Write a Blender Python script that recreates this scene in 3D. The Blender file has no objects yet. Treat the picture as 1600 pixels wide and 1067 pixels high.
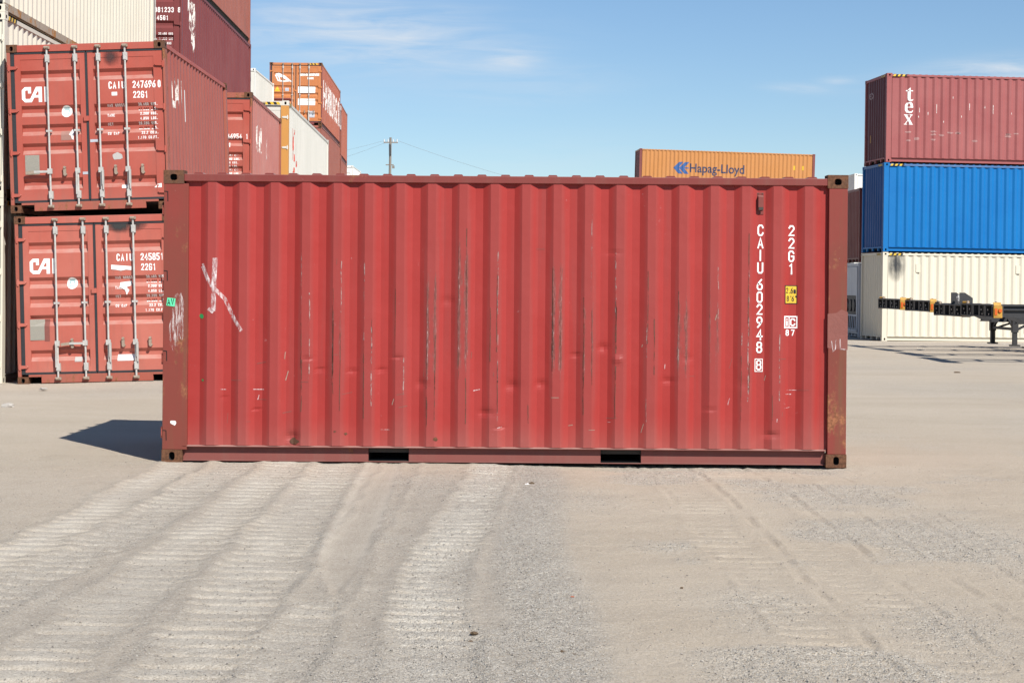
import bpy, bmesh, math, random
import numpy as np
from mathutils import Vector, Matrix, Euler
R = math.radians
scene = bpy.context.scene
col = scene.collection

# ------------------------------------------------------------------ camera
CAM_H = 1.61
cam_d = bpy.data.cameras.new("camera"); cam = bpy.data.objects.new("camera", cam_d); col.objects.link(cam)
cam_d.sensor_width = 36; cam_d.lens = 36 * 2800 / 1600
cam_d.shift_y = -90.5 / 1600
cam_d.clip_start = 0.1; cam_d.clip_end = 3000
ROLL = R(0.43)
cam.matrix_world = Matrix.Translation((0, 0, CAM_H)) @ Matrix.Rotation(R(90), 4, 'X') @ Matrix.Rotation(ROLL, 4, 'Z')
scene.camera = cam
# ------------------------------------------------------------------ world
SUN_TO = Vector((0.395, -0.628, 0.672)).normalized()       # direction towards the sun
SUN_EL = math.asin(SUN_TO.z); SUN_ROT = math.atan2(SUN_TO.x, SUN_TO.y)
world = bpy.data.worlds.new("World"); scene.world = world; world.use_nodes = True
wn, wl = world.node_tree.nodes, world.node_tree.links
for n in list(wn): wn.remove(n)
def W(t, **kw):
    n = wn.new(t)
    for k, v in kw.items(): setattr(n, k, v)
    return n
wout = W('ShaderNodeOutputWorld'); wbg = W('ShaderNodeBackground'); wbg.inputs['Strength'].default_value = 0.077
sky = W('ShaderNodeTexSky', sky_type='NISHITA', sun_disc=False, sun_elevation=SUN_EL, sun_rotation=SUN_ROT)
sky.altitude = 0; sky.air_density = 1.0; sky.dust_density = 0.0; sky.ozone_density = 6.0
tc = W('ShaderNodeTexCoord'); sep = W('ShaderNodeSeparateXYZ'); wl.new(tc.outputs['Generated'], sep.inputs[0])
def wmath(op, a, b=None, clamp=False):
    n = W('ShaderNodeMath', operation=op, use_clamp=clamp)
    for i, v in enumerate((a, b)):
        if v is None: continue
        if isinstance(v, (int, float)): n.inputs[i].default_value = v
        else: wl.new(v, n.inputs[i])
    return n.outputs[0]
ay = wmath('MAXIMUM', sep.outputs['Y'], 0.05)
tx = wmath('DIVIDE', sep.outputs['X'], ay); tz = wmath('DIVIDE', sep.outputs['Z'], ay)
# thin cirrus wisps: (azimuth tangent, elevation tangent, half width, half height, strength, slope)
wisps = [(-0.085, 0.138, 0.072, 0.020, 0.85, -0.06), (0.000, 0.125, 0.016, 0.0060, 0.75, 0.05), (0.010, 0.108, 0.05, 0.010, 0.22, 0.1),
         (0.275, 0.120, 0.055, 0.0075, 1.0, 0.10), (0.157, 0.110, 0.016, 0.0026, 0.7, -0.03), (0.18, 0.114, 0.009, 0.002, 0.5, 0),
         (0.015, 0.070, 0.05, 0.012, 0.15, 0.1), (-0.11, 0.095, 0.03, 0.01, 0.25, 0.1), (0.21, 0.06, 0.07, 0.02, 0.12, 0.1)]
acc = None
for (cx, cz, sx, sz, st, sl) in wisps:
    dx = wmath('SUBTRACT', tx, cx); dz = wmath('SUBTRACT', wmath('SUBTRACT', tz, cz), wmath('MULTIPLY', dx, sl))
    q = wmath('ADD', wmath('POWER', wmath('ABSOLUTE', wmath('DIVIDE', dx, sx)), 2.0), wmath('POWER', wmath('ABSOLUTE', wmath('DIVIDE', dz, sz)), 2.0))
    g = wmath('MULTIPLY', wmath('EXPONENT', wmath('MULTIPLY', q, -1.0)), st)
    acc = g if acc is None else wmath('ADD', acc, g)
cmb = W('ShaderNodeCombineXYZ'); wl.new(tx, cmb.inputs[0]); wl.new(tz, cmb.inputs[1])
mp = W('ShaderNodeMapping'); mp.inputs['Scale'].default_value = (9, 70, 1); mp.inputs['Rotation'].default_value = (0, 0, R(4))
wl.new(cmb.outputs[0], mp.inputs[0])
nz = W('ShaderNodeTexNoise'); nz.inputs['Scale'].default_value = 1.6; nz.inputs['Detail'].default_value = 9; nz.inputs['Roughness'].default_value = 0.62
nz.inputs['Distortion'].default_value = 0.6
wl.new(mp.outputs[0], nz.inputs['Vector'])
nr = wmath('MULTIPLY', wmath('SUBTRACT', nz.outputs['Fac'], 0.30), 2.6, True)
cf = wmath('MULTIPLY', wmath('MULTIPLY', acc, nr), 1.0, True)
mixc = W('ShaderNodeMix', data_type='RGBA'); wl.new(cf, mixc.inputs['Factor'])
hs = W('ShaderNodeHueSaturation'); hs.inputs['Saturation'].default_value = 1.0; hs.inputs['Value'].default_value = 1.0
wl.new(sky.outputs[0], hs.inputs['Color'])
wl.new(hs.outputs[0], mixc.inputs['A']); mixc.inputs['B'].default_value = (6.8, 7.3, 7.9, 1)
wl.new(mixc.outputs['Result'], wbg.inputs['Color']); wl.new(wbg.outputs[0], wout.inputs['Surface'])
# ------------------------------------------------------------------ sun
sd = bpy.data.lights.new("sun", 'SUN'); sd.energy = 5.0; sd.angle = R(0.53); sd.color = (1.0, 0.95, 0.88)
sun = bpy.data.objects.new("sun", sd); col.objects.link(sun)
sun.rotation_euler = (-SUN_TO).to_track_quat('-Z', 'Y').to_euler()
scene.view_settings.view_transform = 'Standard'; scene.view_settings.look = 'None'
scene.view_settings.exposure = 0.50; scene.view_settings.gamma = 1.0

# ------------------------------------------------------------------ helpers
def tag(o, label=None, cat=None, group=None, kind=None):
    if label: o['label'] = label
    if cat: o['category'] = cat
    if group: o['group'] = group
    if kind: o['kind'] = kind
    return o
def empty(name, loc, rz=0, tilt=0):
    o = bpy.data.objects.new(name, None); o.empty_display_size = 0.3; col.objects.link(o)
    o.matrix_world = Matrix.Translation(loc) @ Matrix.Rotation(tilt, 4, 'Y') @ Matrix.Rotation(rz, 4, 'Z')
    return o
class MB:
    def __init__(s): s.v = []; s.f = []; s.mi = []
    def add(s, vs, fs, m=0):
        b = len(s.v); s.v += [tuple(p) for p in vs]; s.f += [tuple(i + b for i in f) for f in fs]; s.mi += [m] * len(fs)
    def box(s, x0, x1, y0, y1, z0, z1, m=0):
        s.add([(x0,y0,z0),(x1,y0,z0),(x1,y1,z0),(x0,y1,z0),(x0,y0,z1),(x1,y0,z1),(x1,y1,z1),(x0,y1,z1)],
              [(0,3,2,1),(4,5,6,7),(0,1,5,4),(1,2,6,5),(2,3,7,6),(3,0,4,7)], m)
    def bar(s, a, b, w, h=None, m=0, up=(0,0,1)):
        h = h or w; a = Vector(a); b = Vector(b); d = (b - a).normalized(); u = Vector(up)
        if abs(d.dot(u)) > 0.95: u = Vector((1, 0, 0))
        r = d.cross(u).normalized(); u = r.cross(d).normalized()
        vs = [p + r * (i * w / 2) + u * (j * h / 2) for p in (a, b) for i, j in ((-1,-1),(1,-1),(1,1),(-1,1))]
        s.add(vs, [(0,3,2,1),(4,5,6,7),(0,1,5,4),(1,2,6,5),(2,3,7,6),(3,0,4,7)], m)
    def tube(s, a, b, r0, r1=None, n=10, m=0):
        r1 = r0 if r1 is None else r1; a = Vector(a); b = Vector(b); d = (b - a).normalized()
        u = Vector((0,0,1)) if abs(d.z) < 0.9 else Vector((1,0,0)); p = d.cross(u).normalized(); q = p.cross(d).normalized()
        vs = [c + (p * math.cos(2*math.pi*i/n) + q * math.sin(2*math.pi*i/n)) * r for c, r in ((a, r0), (b, r1)) for i in range(n)]
        fs = [(i, (i+1) % n, n + (i+1) % n, n + i) for i in range(n)] + [tuple(range(n))[::-1], tuple(range(n, 2*n))]
        s.add(vs, fs, m)
    def poly_extrude(s, pts, f0, f1, m=0):
        """pts 2D outline; f0/f1 map 2D -> 3D for both caps"""
        n = len(pts)
        s.add([f0(*p) for p in pts] + [f1(*p) for p in pts], [tuple(range(n)), tuple(range(2*n-1, n-1, -1))] + [(i, n+i, n+(i+1) % n, (i+1) % n) for i in range(n)], m)
    def build(s, name, mats, parent=None, smooth=False, bevel=0, recalc=True):
        me = bpy.data.meshes.new(name); me.from_pydata(s.v, [], s.f)
        mats = mats if isinstance(mats, (list, tuple)) else [mats]
        for m in mats: me.materials.append(m)
        me.polygons.foreach_set('material_index', s.mi)
        if recalc:
            bm = bmesh.new(); bm.from_mesh(me); bmesh.ops.recalc_face_normals(bm, faces=bm.faces); bm.to_mesh(me); bm.free()
        if smooth: me.polygons.foreach_set('use_smooth', [True] * len(me.polygons))
        o = bpy.data.objects.new(name, me); col.objects.link(o)
        if parent: o.parent = parent
        if bevel:
            b = o.modifiers.new('bevel', 'BEVEL'); b.width = bevel; b.segments = 2; b.limit_method = 'ANGLE'
        return o

# ------------------------------------------------------------------ materials
def new_mat(name):
    m = bpy.data.materials.new(name); m.use_nodes = True; nt = m.node_tree
    b = nt.nodes['Principled BSDF']
    return m, nt, b
class NT:
    def __init__(s, nt): s.nt = nt
    def n(s, t, **kw):
        x = s.nt.nodes.new(t)
        for k, v in kw.items(): setattr(x, k, v)
        return x
    def l(s, a, b): s.nt.links.new(a, b)
    def math(s, op, a, b=0.0, clamp=False):
        x = s.n('ShaderNodeMath', operation=op, use_clamp=clamp)
        for i, v in enumerate((a, b)):
            if isinstance(v, (int, float)): x.inputs[i].default_value = v
            else: s.l(v, x.inputs[i])
        return x.outputs[0]
    def noise(s, vec, scale, detail=4, rough=0.55, sc=(1,1,1), dist=0, loc=(0,0,0)):
        mp = s.n('ShaderNodeMapping'); mp.inputs['Scale'].default_value = sc; mp.inputs['Location'].default_value = loc; s.l(vec, mp.inputs[0])
        x = s.n('ShaderNodeTexNoise'); x.inputs['Scale'].default_value = scale; x.inputs['Detail'].default_value = detail
        x.inputs['Roughness'].default_value = rough; x.inputs['Distortion'].default_value = dist; s.l(mp.outputs[0], x.inputs['Vector'])
        return x.outputs['Fac']
    def ramp(s, f, a, b):
        x = s.n('ShaderNodeMapRange', clamp=True); s.l(f, x.inputs['Value']); x.inputs['From Min'].default_value = a; x.inputs['From Max'].default_value = b
        return x.outputs[0]
    def mix(s, f, a, b):
        x = s.n('ShaderNodeMix', data_type='RGBA')
        if isinstance(f, (int, float)): x.inputs['Factor'].default_value = f
        else: s.l(f, x.inputs['Factor'])
        for k, v in (('A', a), ('B', b)):
            if isinstance(v, tuple): x.inputs[k].default_value = v + (1,) if len(v) == 3 else v
            else: s.l(v, x.inputs[k])
        return x.outputs['Result']
RUST = (0.15, 0.06, 0.03)
def paint(name, base, fade=None, rust=0.1, dust=0.0, streak=0.25, rough=0.5, seed=0.0, scrape=False, rustcol=RUST, grime=(0.16,0.10,0.08), dent=0.006, fadeamt=0.6, spec=0.25, ledge=0.0):
    m, nt, b = new_mat(name); t = NT(nt)
    tcn = t.n('ShaderNodeTexCoord'); v = tcn.outputs['Object']; sp = t.n('ShaderNodeSeparateXYZ'); t.l(v, sp.inputs[0])
    fade = fade or tuple(min(1, c * 1.25 + 0.03) for c in base)
    L = (seed * 7.3, seed * 3.1, seed * 5.7)
    f1 = t.ramp(t.noise(v, 0.9, 5, 0.6, loc=L), 0.3, 0.72)
    c = t.mix(t.math('MULTIPLY', f1, fadeamt), base, fade)
    # vertical rain streaks
    f2 = t.ramp(t.noise(v, 1.0, 4, 0.6, sc=(9, 9, 0.55), loc=L), 0.5, 0.8)
    c = t.mix(t.math('MULTIPLY', f2, streak), c, grime)
    f2b = t.ramp(t.noise(v, 1.0, 5, 0.7, sc=(26, 26, 1.2), loc=L), 0.52, 0.8)
    c = t.mix(t.math('MULTIPLY', f2b, streak * 0.6), c, fade)
    # scuffs
    f3 = t.ramp(t.noise(v, 26, 6, 0.7, loc=L), 0.66, 0.72)
    f3 = t.math('MULTIPLY', f3, t.ramp(t.noise(v, 2.2, 2, 0.5, loc=L), 0.52, 0.62))
    c = t.mix(t.math('MULTIPLY', f3, 0.5), c, tuple(min(1, x * 0.5 + 0.35) for x in base))
    if scrape:
        at = t.n('ShaderNodeAttribute', attribute_name='scrape')
        s0 = at.outputs['Fac']
        na = t.noise(v, 1.0, 8, 0.8, sc=(48, 48, 5)); nb = t.noise(v, 1.0, 8, 0.85, sc=(150, 150, 16), loc=(3, 1, 2))
        k = t.ramp(t.math('ADD', t.math('MULTIPLY', s0, 0.75), t.math('MULTIPLY', na, 1.5)), 1.16, 1.38)
        k = t.math('MULTIPLY', k, t.ramp(s0, 0.02, 0.35))
        sc_c = t.mix(t.ramp(nb, 0.42, 0.52), (0.06, 0.035, 0.03), (0.20, 0.07, 0.06))
        sc_c = t.mix(t.ramp(nb, 0.57, 0.63), sc_c, (0.42, 0.36, 0.35))
        c = t.mix(t.math('MULTIPLY', t.ramp(s0, 0.0, 0.12), 0.45), c, (0.235, 0.052, 0.047))
        c = t.mix(t.math('MULTIPLY', k, 0.85), c, sc_c)
    # dust low down (dried splash with an uneven edge)
    if dust:
        nd = t.noise(v, 3.0, 4, 0.6, sc=(1, 1, 0.3))
        z = t.math('ADD', sp.outputs['Z'], t.math('MULTIPLY', nd, -0.35))
        fd = t.math('POWER', t.math('SUBTRACT', 1.0, t.ramp(z, -0.02, 0.26)), 1.4)
        c = t.mix(t.math('MULTIPLY', fd, dust), c, (0.30, 0.24, 0.20))
    if ledge:
        ge = t.n('ShaderNodeNewGeometry'); sn = t.n('ShaderNodeSeparateXYZ'); t.l(ge.outputs['Normal'], sn.inputs[0])
        fl = t.math('MULTIPLY', t.ramp(sn.outputs['Z'], 0.35, 0.65), t.ramp(t.noise(v, 3.0, 4, 0.6, sc=(1, 1, 2)), 0.25, 0.6))
        c = t.mix(t.math('MULTIPLY', fl, ledge), c, (0.40, 0.29, 0.25))
    # rust blooms
    if rust > 0:
        r1 = t.noise(v, 5.0, 8, 0.72, loc=L, sc=(1, 1, 0.6)); r2 = t.noise(v, 1.3, 3, 0.5, loc=(L[1], L[0], L[2]))
        fr = t.ramp(t.math('ADD', r1, t.math('MULTIPLY', r2, 0.5)), 1.02 - rust, 1.10 - rust)
        rc = t.mix(t.ramp(t.noise(v, 40, 4, 0.7), 0.4, 0.6), rustcol, tuple(x * 1.9 for x in rustcol))
        c = t.mix(fr, c, rc)
        b.inputs['Roughness'].default_value = rough
        rr = t.math('ADD', rough, t.math('MULTIPLY', fr, 0.35)); t.l(rr, b.inputs['Roughness'])
    else: b.inputs['Roughness'].default_value = rough
    t.l(c, b.inputs['Base Color']); b.inputs['Specular IOR Level'].default_value = spec
    bp = t.n('ShaderNodeBump'); bp.inputs['Strength'].default_value = 1.0; bp.inputs['Distance'].default_value = dent
    hN = t.math('ADD', t.noise(v, 2.3, 3, 0.5, loc=L), t.math('MULTIPLY', t.noise(v, 60, 3, 0.6), 0.03))
    t.l(hN, bp.inputs['Height']); t.l(bp.outputs[0], b.inputs['Normal'])
    return m
def plain(name, colr, rough=0.6, metal=0.0, var=0.25, sc=12.0, bump=0.002, alpha_noise=None):
    m, nt, b = new_mat(name); t = NT(nt); tcn = t.n('ShaderNodeTexCoord'); v = tcn.outputs['Object']
    f = t.ramp(t.noise(v, sc, 5, 0.65), 0.3, 0.75)
    t.l(t.mix(t.math('MULTIPLY', f, var), colr, tuple(x * 0.45 for x in colr)), b.inputs['Base Color'])
    b.inputs['Roughness'].default_value = rough; b.inputs['Metallic'].default_value = metal
    bp = t.n('ShaderNodeBump'); bp.inputs['Distance'].default_value = bump; t.l(t.noise(v, sc * 3, 3), bp.inputs['Height']); t.l(bp.outputs[0], b.inputs['Normal'])
    if alpha_noise:
        lo, hi, sc3 = alpha_noise
        a = t.ramp(t.noise(v, 1.0, 6, 0.75, sc=sc3), lo, hi); t.l(a, b.inputs['Alpha'])
    return m
M = {}
M['red_main'] = paint('red_paint_main', (0.28, 0.026, 0.022), fade=(0.30, 0.038, 0.034), rust=0.0, dust=0.14, streak=0.45, scrape=True, seed=1, grime=(0.20, 0.055, 0.05), dent=0.012)
M['red_rail'] = paint('red_paint_rail', (0.175, 0.034, 0.030), fade=(0.18, 0.052, 0.043), rust=0.10, dust=0.12, streak=0.3, seed=2, ledge=0.6)
M['red_post'] = paint('red_paint_post', (0.205, 0.038, 0.030), fade=(0.13, 0.048, 0.032), rust=0.19, streak=0.75, seed=3, grime=(0.13, 0.075, 0.04), fadeamt=0.8)
M['rust_cast'] = paint('rusty_casting', (0.105, 0.048, 0.030), fade=(0.075, 0.048, 0.028), rust=0.40, seed=4, rustcol=(0.075, 0.034, 0.018))
M['red_door'] = paint('red_paint_door', (0.33, 0.065, 0.045), fade=(0.38, 0.10, 0.075), rust=0.03, streak=0.32, seed=5, dust=0.1, fadeamt=0.9, ledge=0.7)
M['red_door2'] = paint('red_paint_door_pale', (0.37, 0.090, 0.065), fade=(0.43, 0.14, 0.105), rust=0.02, streak=0.32, seed=6, dust=0.1, fadeamt=0.9, ledge=0.7)
M['red_side'] = paint('red_paint_side', (0.25, 0.066, 0.052), fade=(0.30, 0.105, 0.085), rust=0.06, streak=0.35, seed=7, grime=(0.22, 0.13, 0.11))
M['red_frame'] = paint('red_brown_frame', (0.30, 0.075, 0.05), fade=(0.30, 0.12, 0.09), rust=0.22, streak=0.4, seed=8)
M['pink_side'] = paint('pinkish_red_side', (0.36, 0.13, 0.11), fade=(0.43, 0.20, 0.17), rust=0.05, streak=0.35, seed=9, grime=(0.30, 0.2, 0.18))
M['maroon'] = paint('maroon_paint', (0.155, 0.036, 0.036), fade=(0.20, 0.062, 0.058), rust=0.02, streak=0.2, seed=10, grime=(0.10, 0.05, 0.05))
M['brownred'] = paint('brown_red_paint', (0.25, 0.082, 0.06), fade=(0.31, 0.12, 0.09), rust=0.08, streak=0.4, seed=11, rustcol=(0.35, 0.06, 0.03))
M['cream'] = paint('cream_paint', (0.56, 0.525, 0.43), fade=(0.62, 0.59, 0.50), rust=0.02, streak=0.18, seed=12, grime=(0.50, 0.46, 0.36), rustcol=(0.25, 0.14, 0.06))
M['creamnew'] = paint('clean_cream_paint', (0.56, 0.525, 0.43), fade=(0.58, 0.545, 0.45), rust=0.0, streak=0.06, seed=13, dent=0.003)
M['creamrust'] = paint('cream_rusty_rail', (0.30, 0.24, 0.17), fade=(0.40, 0.34, 0.26), rust=0.25, streak=0.4, seed=14, rustcol=(0.22, 0.11, 0.04))
M['white'] = paint('white_paint', (0.66, 0.66, 0.62), fade=(0.74, 0.74, 0.70), rust=0.03, streak=0.3, seed=15, grime=(0.45, 0.43, 0.38))
M['palegrey'] = paint('pale_grey_green_paint', (0.52, 0.51, 0.46), fade=(0.62, 0.60, 0.55), rust=0.03, streak=0.3, seed=16, grime=(0.4, 0.38, 0.33))
M['orange'] = paint('orange_red_door_paint', (0.44, 0.15, 0.05), fade=(0.47, 0.20, 0.09), rust=0.08, streak=0.3, seed=17)
M['orangeside'] = paint('faded_orange_red_side', (0.34, 0.095, 0.055), fade=(0.40, 0.15, 0.10), rust=0.06, streak=0.4, seed=18)
M['orangehl'] = paint('orange_paint', (0.42, 0.185, 0.058), fade=(0.45, 0.21, 0.08), rust=0.02, streak=0.2, seed=19, rustcol=(0.3, 0.1, 0.03))
M['ochre'] = paint('ochre_rusty_post', (0.50, 0.24, 0.06), fade=(0.42, 0.22, 0.08), rust=0.15, streak=0.3, seed=20)
M['tex'] = paint('faded_maroon_paint', (0.26, 0.075, 0.075), fade=(0.32, 0.115, 0.11), rust=0.03, streak=0.25, seed=21, scrape=False, grime=(0.2, 0.1, 0.1))
M['blue'] = paint('blue_paint', (0.001, 0.115, 0.345), fade=(0.004, 0.145, 0.39), rust=0.0, streak=0.08, seed=22, grime=(0.03, 0.1, 0.3))
M['bluerail'] = paint('blue_rail_paint', (0.05, 0.13, 0.30), fade=(0.12, 0.2, 0.33), rust=0.08, streak=0.2, seed=23)
M['maroonshade'] = paint('shaded_unfaded_maroon', (0.085, 0.022, 0.028), rust=0.0, streak=0.1, seed=31)  # less faded maroon, with the shade of the end face put into it
M['navyshade'] = paint('shaded_deep_blue', (0.004, 0.055, 0.20), rust=0.0, streak=0.1, seed=32)  # darker copy of the side blue, end face shade put into its colour
M['darkred'] = paint('dark_red_paint', (0.16, 0.045, 0.04), rust=0.05, seed=24)
M['reefer'] = paint('reefer_grey_white', (0.50, 0.52, 0.54), rust=0.06, seed=25)
M['floor'] = plain('dark_underside', (0.05, 0.045, 0.04), 0.9)
M['cavity'] = plain('dark_cavity', (0.006, 0.006, 0.006), 1.0)  # near-black paints in the shade of hollow castings and fork pockets
M['gasket'] = plain('black_rubber_gasket', (0.022, 0.024, 0.028), 0.55, var=0.5, sc=20)
M['galv'] = plain('galvanised_steel', (0.50, 0.49, 0.46), 0.5, 0.15, 0.55, 14)
M['galvrust'] = plain('rusty_fitting', (0.34, 0.27, 0.21), 0.8, 0.1, 0.6, 40)
M['letter'] = plain('white_lettering', (0.82, 0.80, 0.78), 0.5, var=0.06)
M['worn'] = plain('worn_white_lettering', (0.78, 0.74, 0.70), 0.6, var=0.12, sc=30, alpha_noise=(0.38, 0.50, (22, 22, 14)))
M['peeling'] = plain('peeling_white_lettering', (0.78, 0.72, 0.66), 0.6, var=0.12, sc=30, alpha_noise=(0.47, 0.54, (5, 5, 2.5)))
M['chalk'] = plain('white_chalk_smear', (0.72, 0.62, 0.62), 0.8, var=0.1, sc=30, alpha_noise=(0.40, 0.68, (60, 60, 16)))
M['smear'] = plain('white_paint_smear', (0.74, 0.66, 0.64), 0.8, var=0.1, sc=30, alpha_noise=(0.47, 0.68, (50, 50, 6)))
M['sticker'] = plain('white_sticker', (0.80, 0.79, 0.76), 0.4, var=0.05)
M['greysticker'] = plain('grey_sticker', (0.42, 0.40, 0.38), 0.5, var=0.2)
M['silver'] = plain('silver_tape', (0.55, 0.56, 0.60), 0.35, 0.4, 0.2)
M['plate'] = plain('data_plate', (0.33, 0.31, 0.26), 0.5, 0.3, 0.4, 60)
M['teal'] = plain('teal_print', (0.20, 0.42, 0.45), 0.5)
M['black'] = plain('black_paint', (0.012, 0.012, 0.012), 0.5)
M['yellow'] = plain('yellow_paint', (0.65, 0.42, 0.03), 0.5, var=0.15)
M['bolster_yellow'] = plain('weathered_orange_yellow', (0.50, 0.27, 0.03), 0.6, var=1.0, sc=14)
M['tape'] = plain('green_tape', (0.10, 0.62, 0.33), 0.5, var=0.05)
M['greendot'] = plain('green_paint_dot', (0.02, 0.25, 0.07), 0.5)
M['hlblue'] = plain('blue_emblem_paint', (0.03, 0.095, 0.27), 0.5, var=0.2)
M['navy'] = plain('navy_lettering', (0.03, 0.04, 0.09), 0.5)
M['redmark'] = plain('red_lettering', (0.62, 0.06, 0.03), 0.5, alpha_noise=(0.40, 0.50, (6, 6, 4)))
M['greylet'] = plain('grey_lettering', (0.35, 0.33, 0.30), 0.6)
M['soot'] = plain('soot_stain', (0.012, 0.014, 0.016), 0.8, alpha_noise=(0.38, 0.75, (7, 7, 1.8)))
M['patch'] = plain('brown_repaint_patch', (0.20, 0.062, 0.048), 0.6, var=0.3)
M['black_steel'] = plain('black_chassis_steel', (0.028, 0.028, 0.03), 0.55, 0.0, 0.5, 9)
M['amber'] = plain('amber_lamp_lens', (0.55, 0.10, 0.01), 0.3)
M['rubber'] = plain('tyre_rubber', (0.03, 0.03, 0.03), 0.8)
M['wood'] = plain('grey_weathered_wood', (0.22, 0.19, 0.16), 0.9, var=0.5)
M['ceramic'] = plain('pale_grey_metal', (0.55, 0.56, 0.56), 0.5)
M['wire'] = plain('wire', (0.20, 0.22, 0.24), 0.6)
M['leaf'] = plain('dry_leaf', (0.10, 0.065, 0.035), 0.9)
M['stone'] = plain('pale_stone', (0.42, 0.39, 0.35), 0.9, var=0.4)

def soft(name, colr, axis, ca, ra, cz, rz, strength=1.0, sc=(5, 5, 1.5)):
    m, nt, b = new_mat(name); t = NT(nt); v = t.n('ShaderNodeTexCoord').outputs['Object']; sp = t.n('ShaderNodeSeparateXYZ'); t.l(v, sp.inputs[0])
    a = t.math('DIVIDE', t.math('SUBTRACT', sp.outputs[axis], ca), ra); z = t.math('DIVIDE', t.math('SUBTRACT', sp.outputs[2], cz), rz)
    d = t.math('ADD', t.math('MULTIPLY', a, a), t.math('MULTIPLY', z, z))
    f = t.math('MULTIPLY', t.math('SUBTRACT', 1.0, t.math('SQRT', d), True), t.ramp(t.noise(v, 1.0, 5, 0.65, sc=sc), 0.2, 0.6))
    t.l(t.math('MULTIPLY', f, strength, True), b.inputs['Alpha']); b.inputs['Base Color'].default_value = (*colr, 1); b.inputs['Roughness'].default_value = 0.9
    return m
# ------------------------------------------------------------------ lettering
G = {
'0': [([(1,0),(3,0),(4,1),(4,5),(3,6),(1,6),(0,5),(0,1)],1)], '1': [([(1,4.8),(2.3,6),(2.3,0)],0)],
'2': [([(0,4.8),(1,6),(3,6),(4,5),(4,4),(0,0.3),(4,0.3)],0)], '3': [([(0,5),(1,6),(3,6),(4,5),(4,4),(2.9,3.1),(4,2.2),(4,1),(3,0),(1,0),(0,1)],0)],
'4': [([(3,0),(3,6),(0,2),(4.3,2)],0)], '5': [([(4,6),(0.2,6),(0.2,3.4),(3,3.5),(4,2.5),(4,1),(3,0),(1,0),(0,1)],0)],
'6': [([(3.4,6),(1.2,4.2),(0,2.4),(0,1),(1,0),(3,0),(4,1),(4,2.4),(3,3.4),(1,3.4)],0)],
'7': [([(0,6),(4,6),(1.4,0)],0)], '8': [([(1,0),(3,0),(4,0.9),(4,2.2),(3,3.1),(1,3.1),(0,2.2),(0,0.9)],1), ([(1,3.1),(0.2,4),(0.2,5.2),(1,6),(3,6),(3.8,5.2),(3.8,4),(3,3.1)],0)],
'9': [([(0.6,0),(2.8,1.8),(4,3.6),(4,5),(3,6),(1,6),(0,5),(0,3.6),(1,2.6),(3,2.6)],0)],
'A': [([(0,0),(2,6),(4,0)],0), ([(0.8,1.8),(3.2,1.8)],0)], 'B': [([(0,0),(0,6),(3,6),(4,5),(4,4),(3,3.1),(4,2.2),(4,1),(3,0)],1)],
'C': [([(4,4.6),(3.9,5.1),(3,6),(1,6),(0,5),(0,1),(1,0),(3,0),(3.9,0.9),(4,1.4)],0)], 'D': [([(0,0),(0,6),(2.8,6),(4,5),(4,1),(2.8,0)],1)],
'E': [([(4,6),(0,6),(0,0),(4,0)],0), ([(0,3.1),(3.2,3.1)],0)], 'F': [([(4,6),(0,6),(0,0)],0), ([(0,3.1),(3.2,3.1)],0)],
'G': [([(4,4.8),(3,6),(1,6),(0,5),(0,1),(1,0),(3,0),(4,1),(4,2.9),(2.2,2.9)],0)], 'H': [([(0,0),(0,6)],0), ([(4,0),(4,6)],0), ([(0,3),(4,3)],0)],
'I': [([(2,0),(2,6)],0)], 'K': [([(0,0),(0,6)],0), ([(4,6),(0.4,2.6)],0), ([(1.6,3.6),(4,0)],0)], 'L': [([(0,6),(0,0),(4,0)],0)],
'M': [([(0,0),(0,6),(2,2.4),(4,6),(4,0)],0)], 'N': [([(0,0),(0,6),(4,0),(4,6)],0)], 'O': [([(1,0),(3,0),(4,1),(4,5),(3,6),(1,6),(0,5),(0,1)],1)],
'P': [([(0,0),(0,6),(3,6),(4,5),(4,3.8),(3,2.8),(0,2.8)],0)], 'R': [([(0,0),(0,6),(3,6),(4,5),(4,3.9),(3,3),(0,3)],0), ([(2,3),(4,0)],0)],
'S': [([(4,5),(3,6),(1,6),(0,5),(0,4.1),(1,3.3),(3,2.7),(4,1.9),(4,1),(3,0),(1,0),(0,1)],0)], 'T': [([(0,6),(4,6)],0), ([(2,6),(2,0)],0)],
'U': [([(0,6),(0,1),(1,0),(3,0),(4,1),(4,6)],0)], 'V': [([(0,6),(2,0),(4,6)],0)], 'X': [([(0,0),(4,6)],0), ([(0,6),(4,0)],0)],
'm': [([(0,0),(0,4)],0), ([(0,3.2),(0.8,4),(2,3.6),(2,0)],0), ([(2,3.4),(2.8,4),(4,3.6),(4,0)],0)], 'i': [([(2,0),(2,4)],0), ([(2,5),(2,6)],0)],
'.': [([(1.2,0.1),(2.2,0.1)],0)], "'": [([(2,6.2),(2,5)],0)], '"': [([(1,6.2),(1,5)],0), ([(2.6,6.2),(2.6,5)],0)], '-': [([(0.5,3),(3.5,3)],0)],
}
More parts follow.
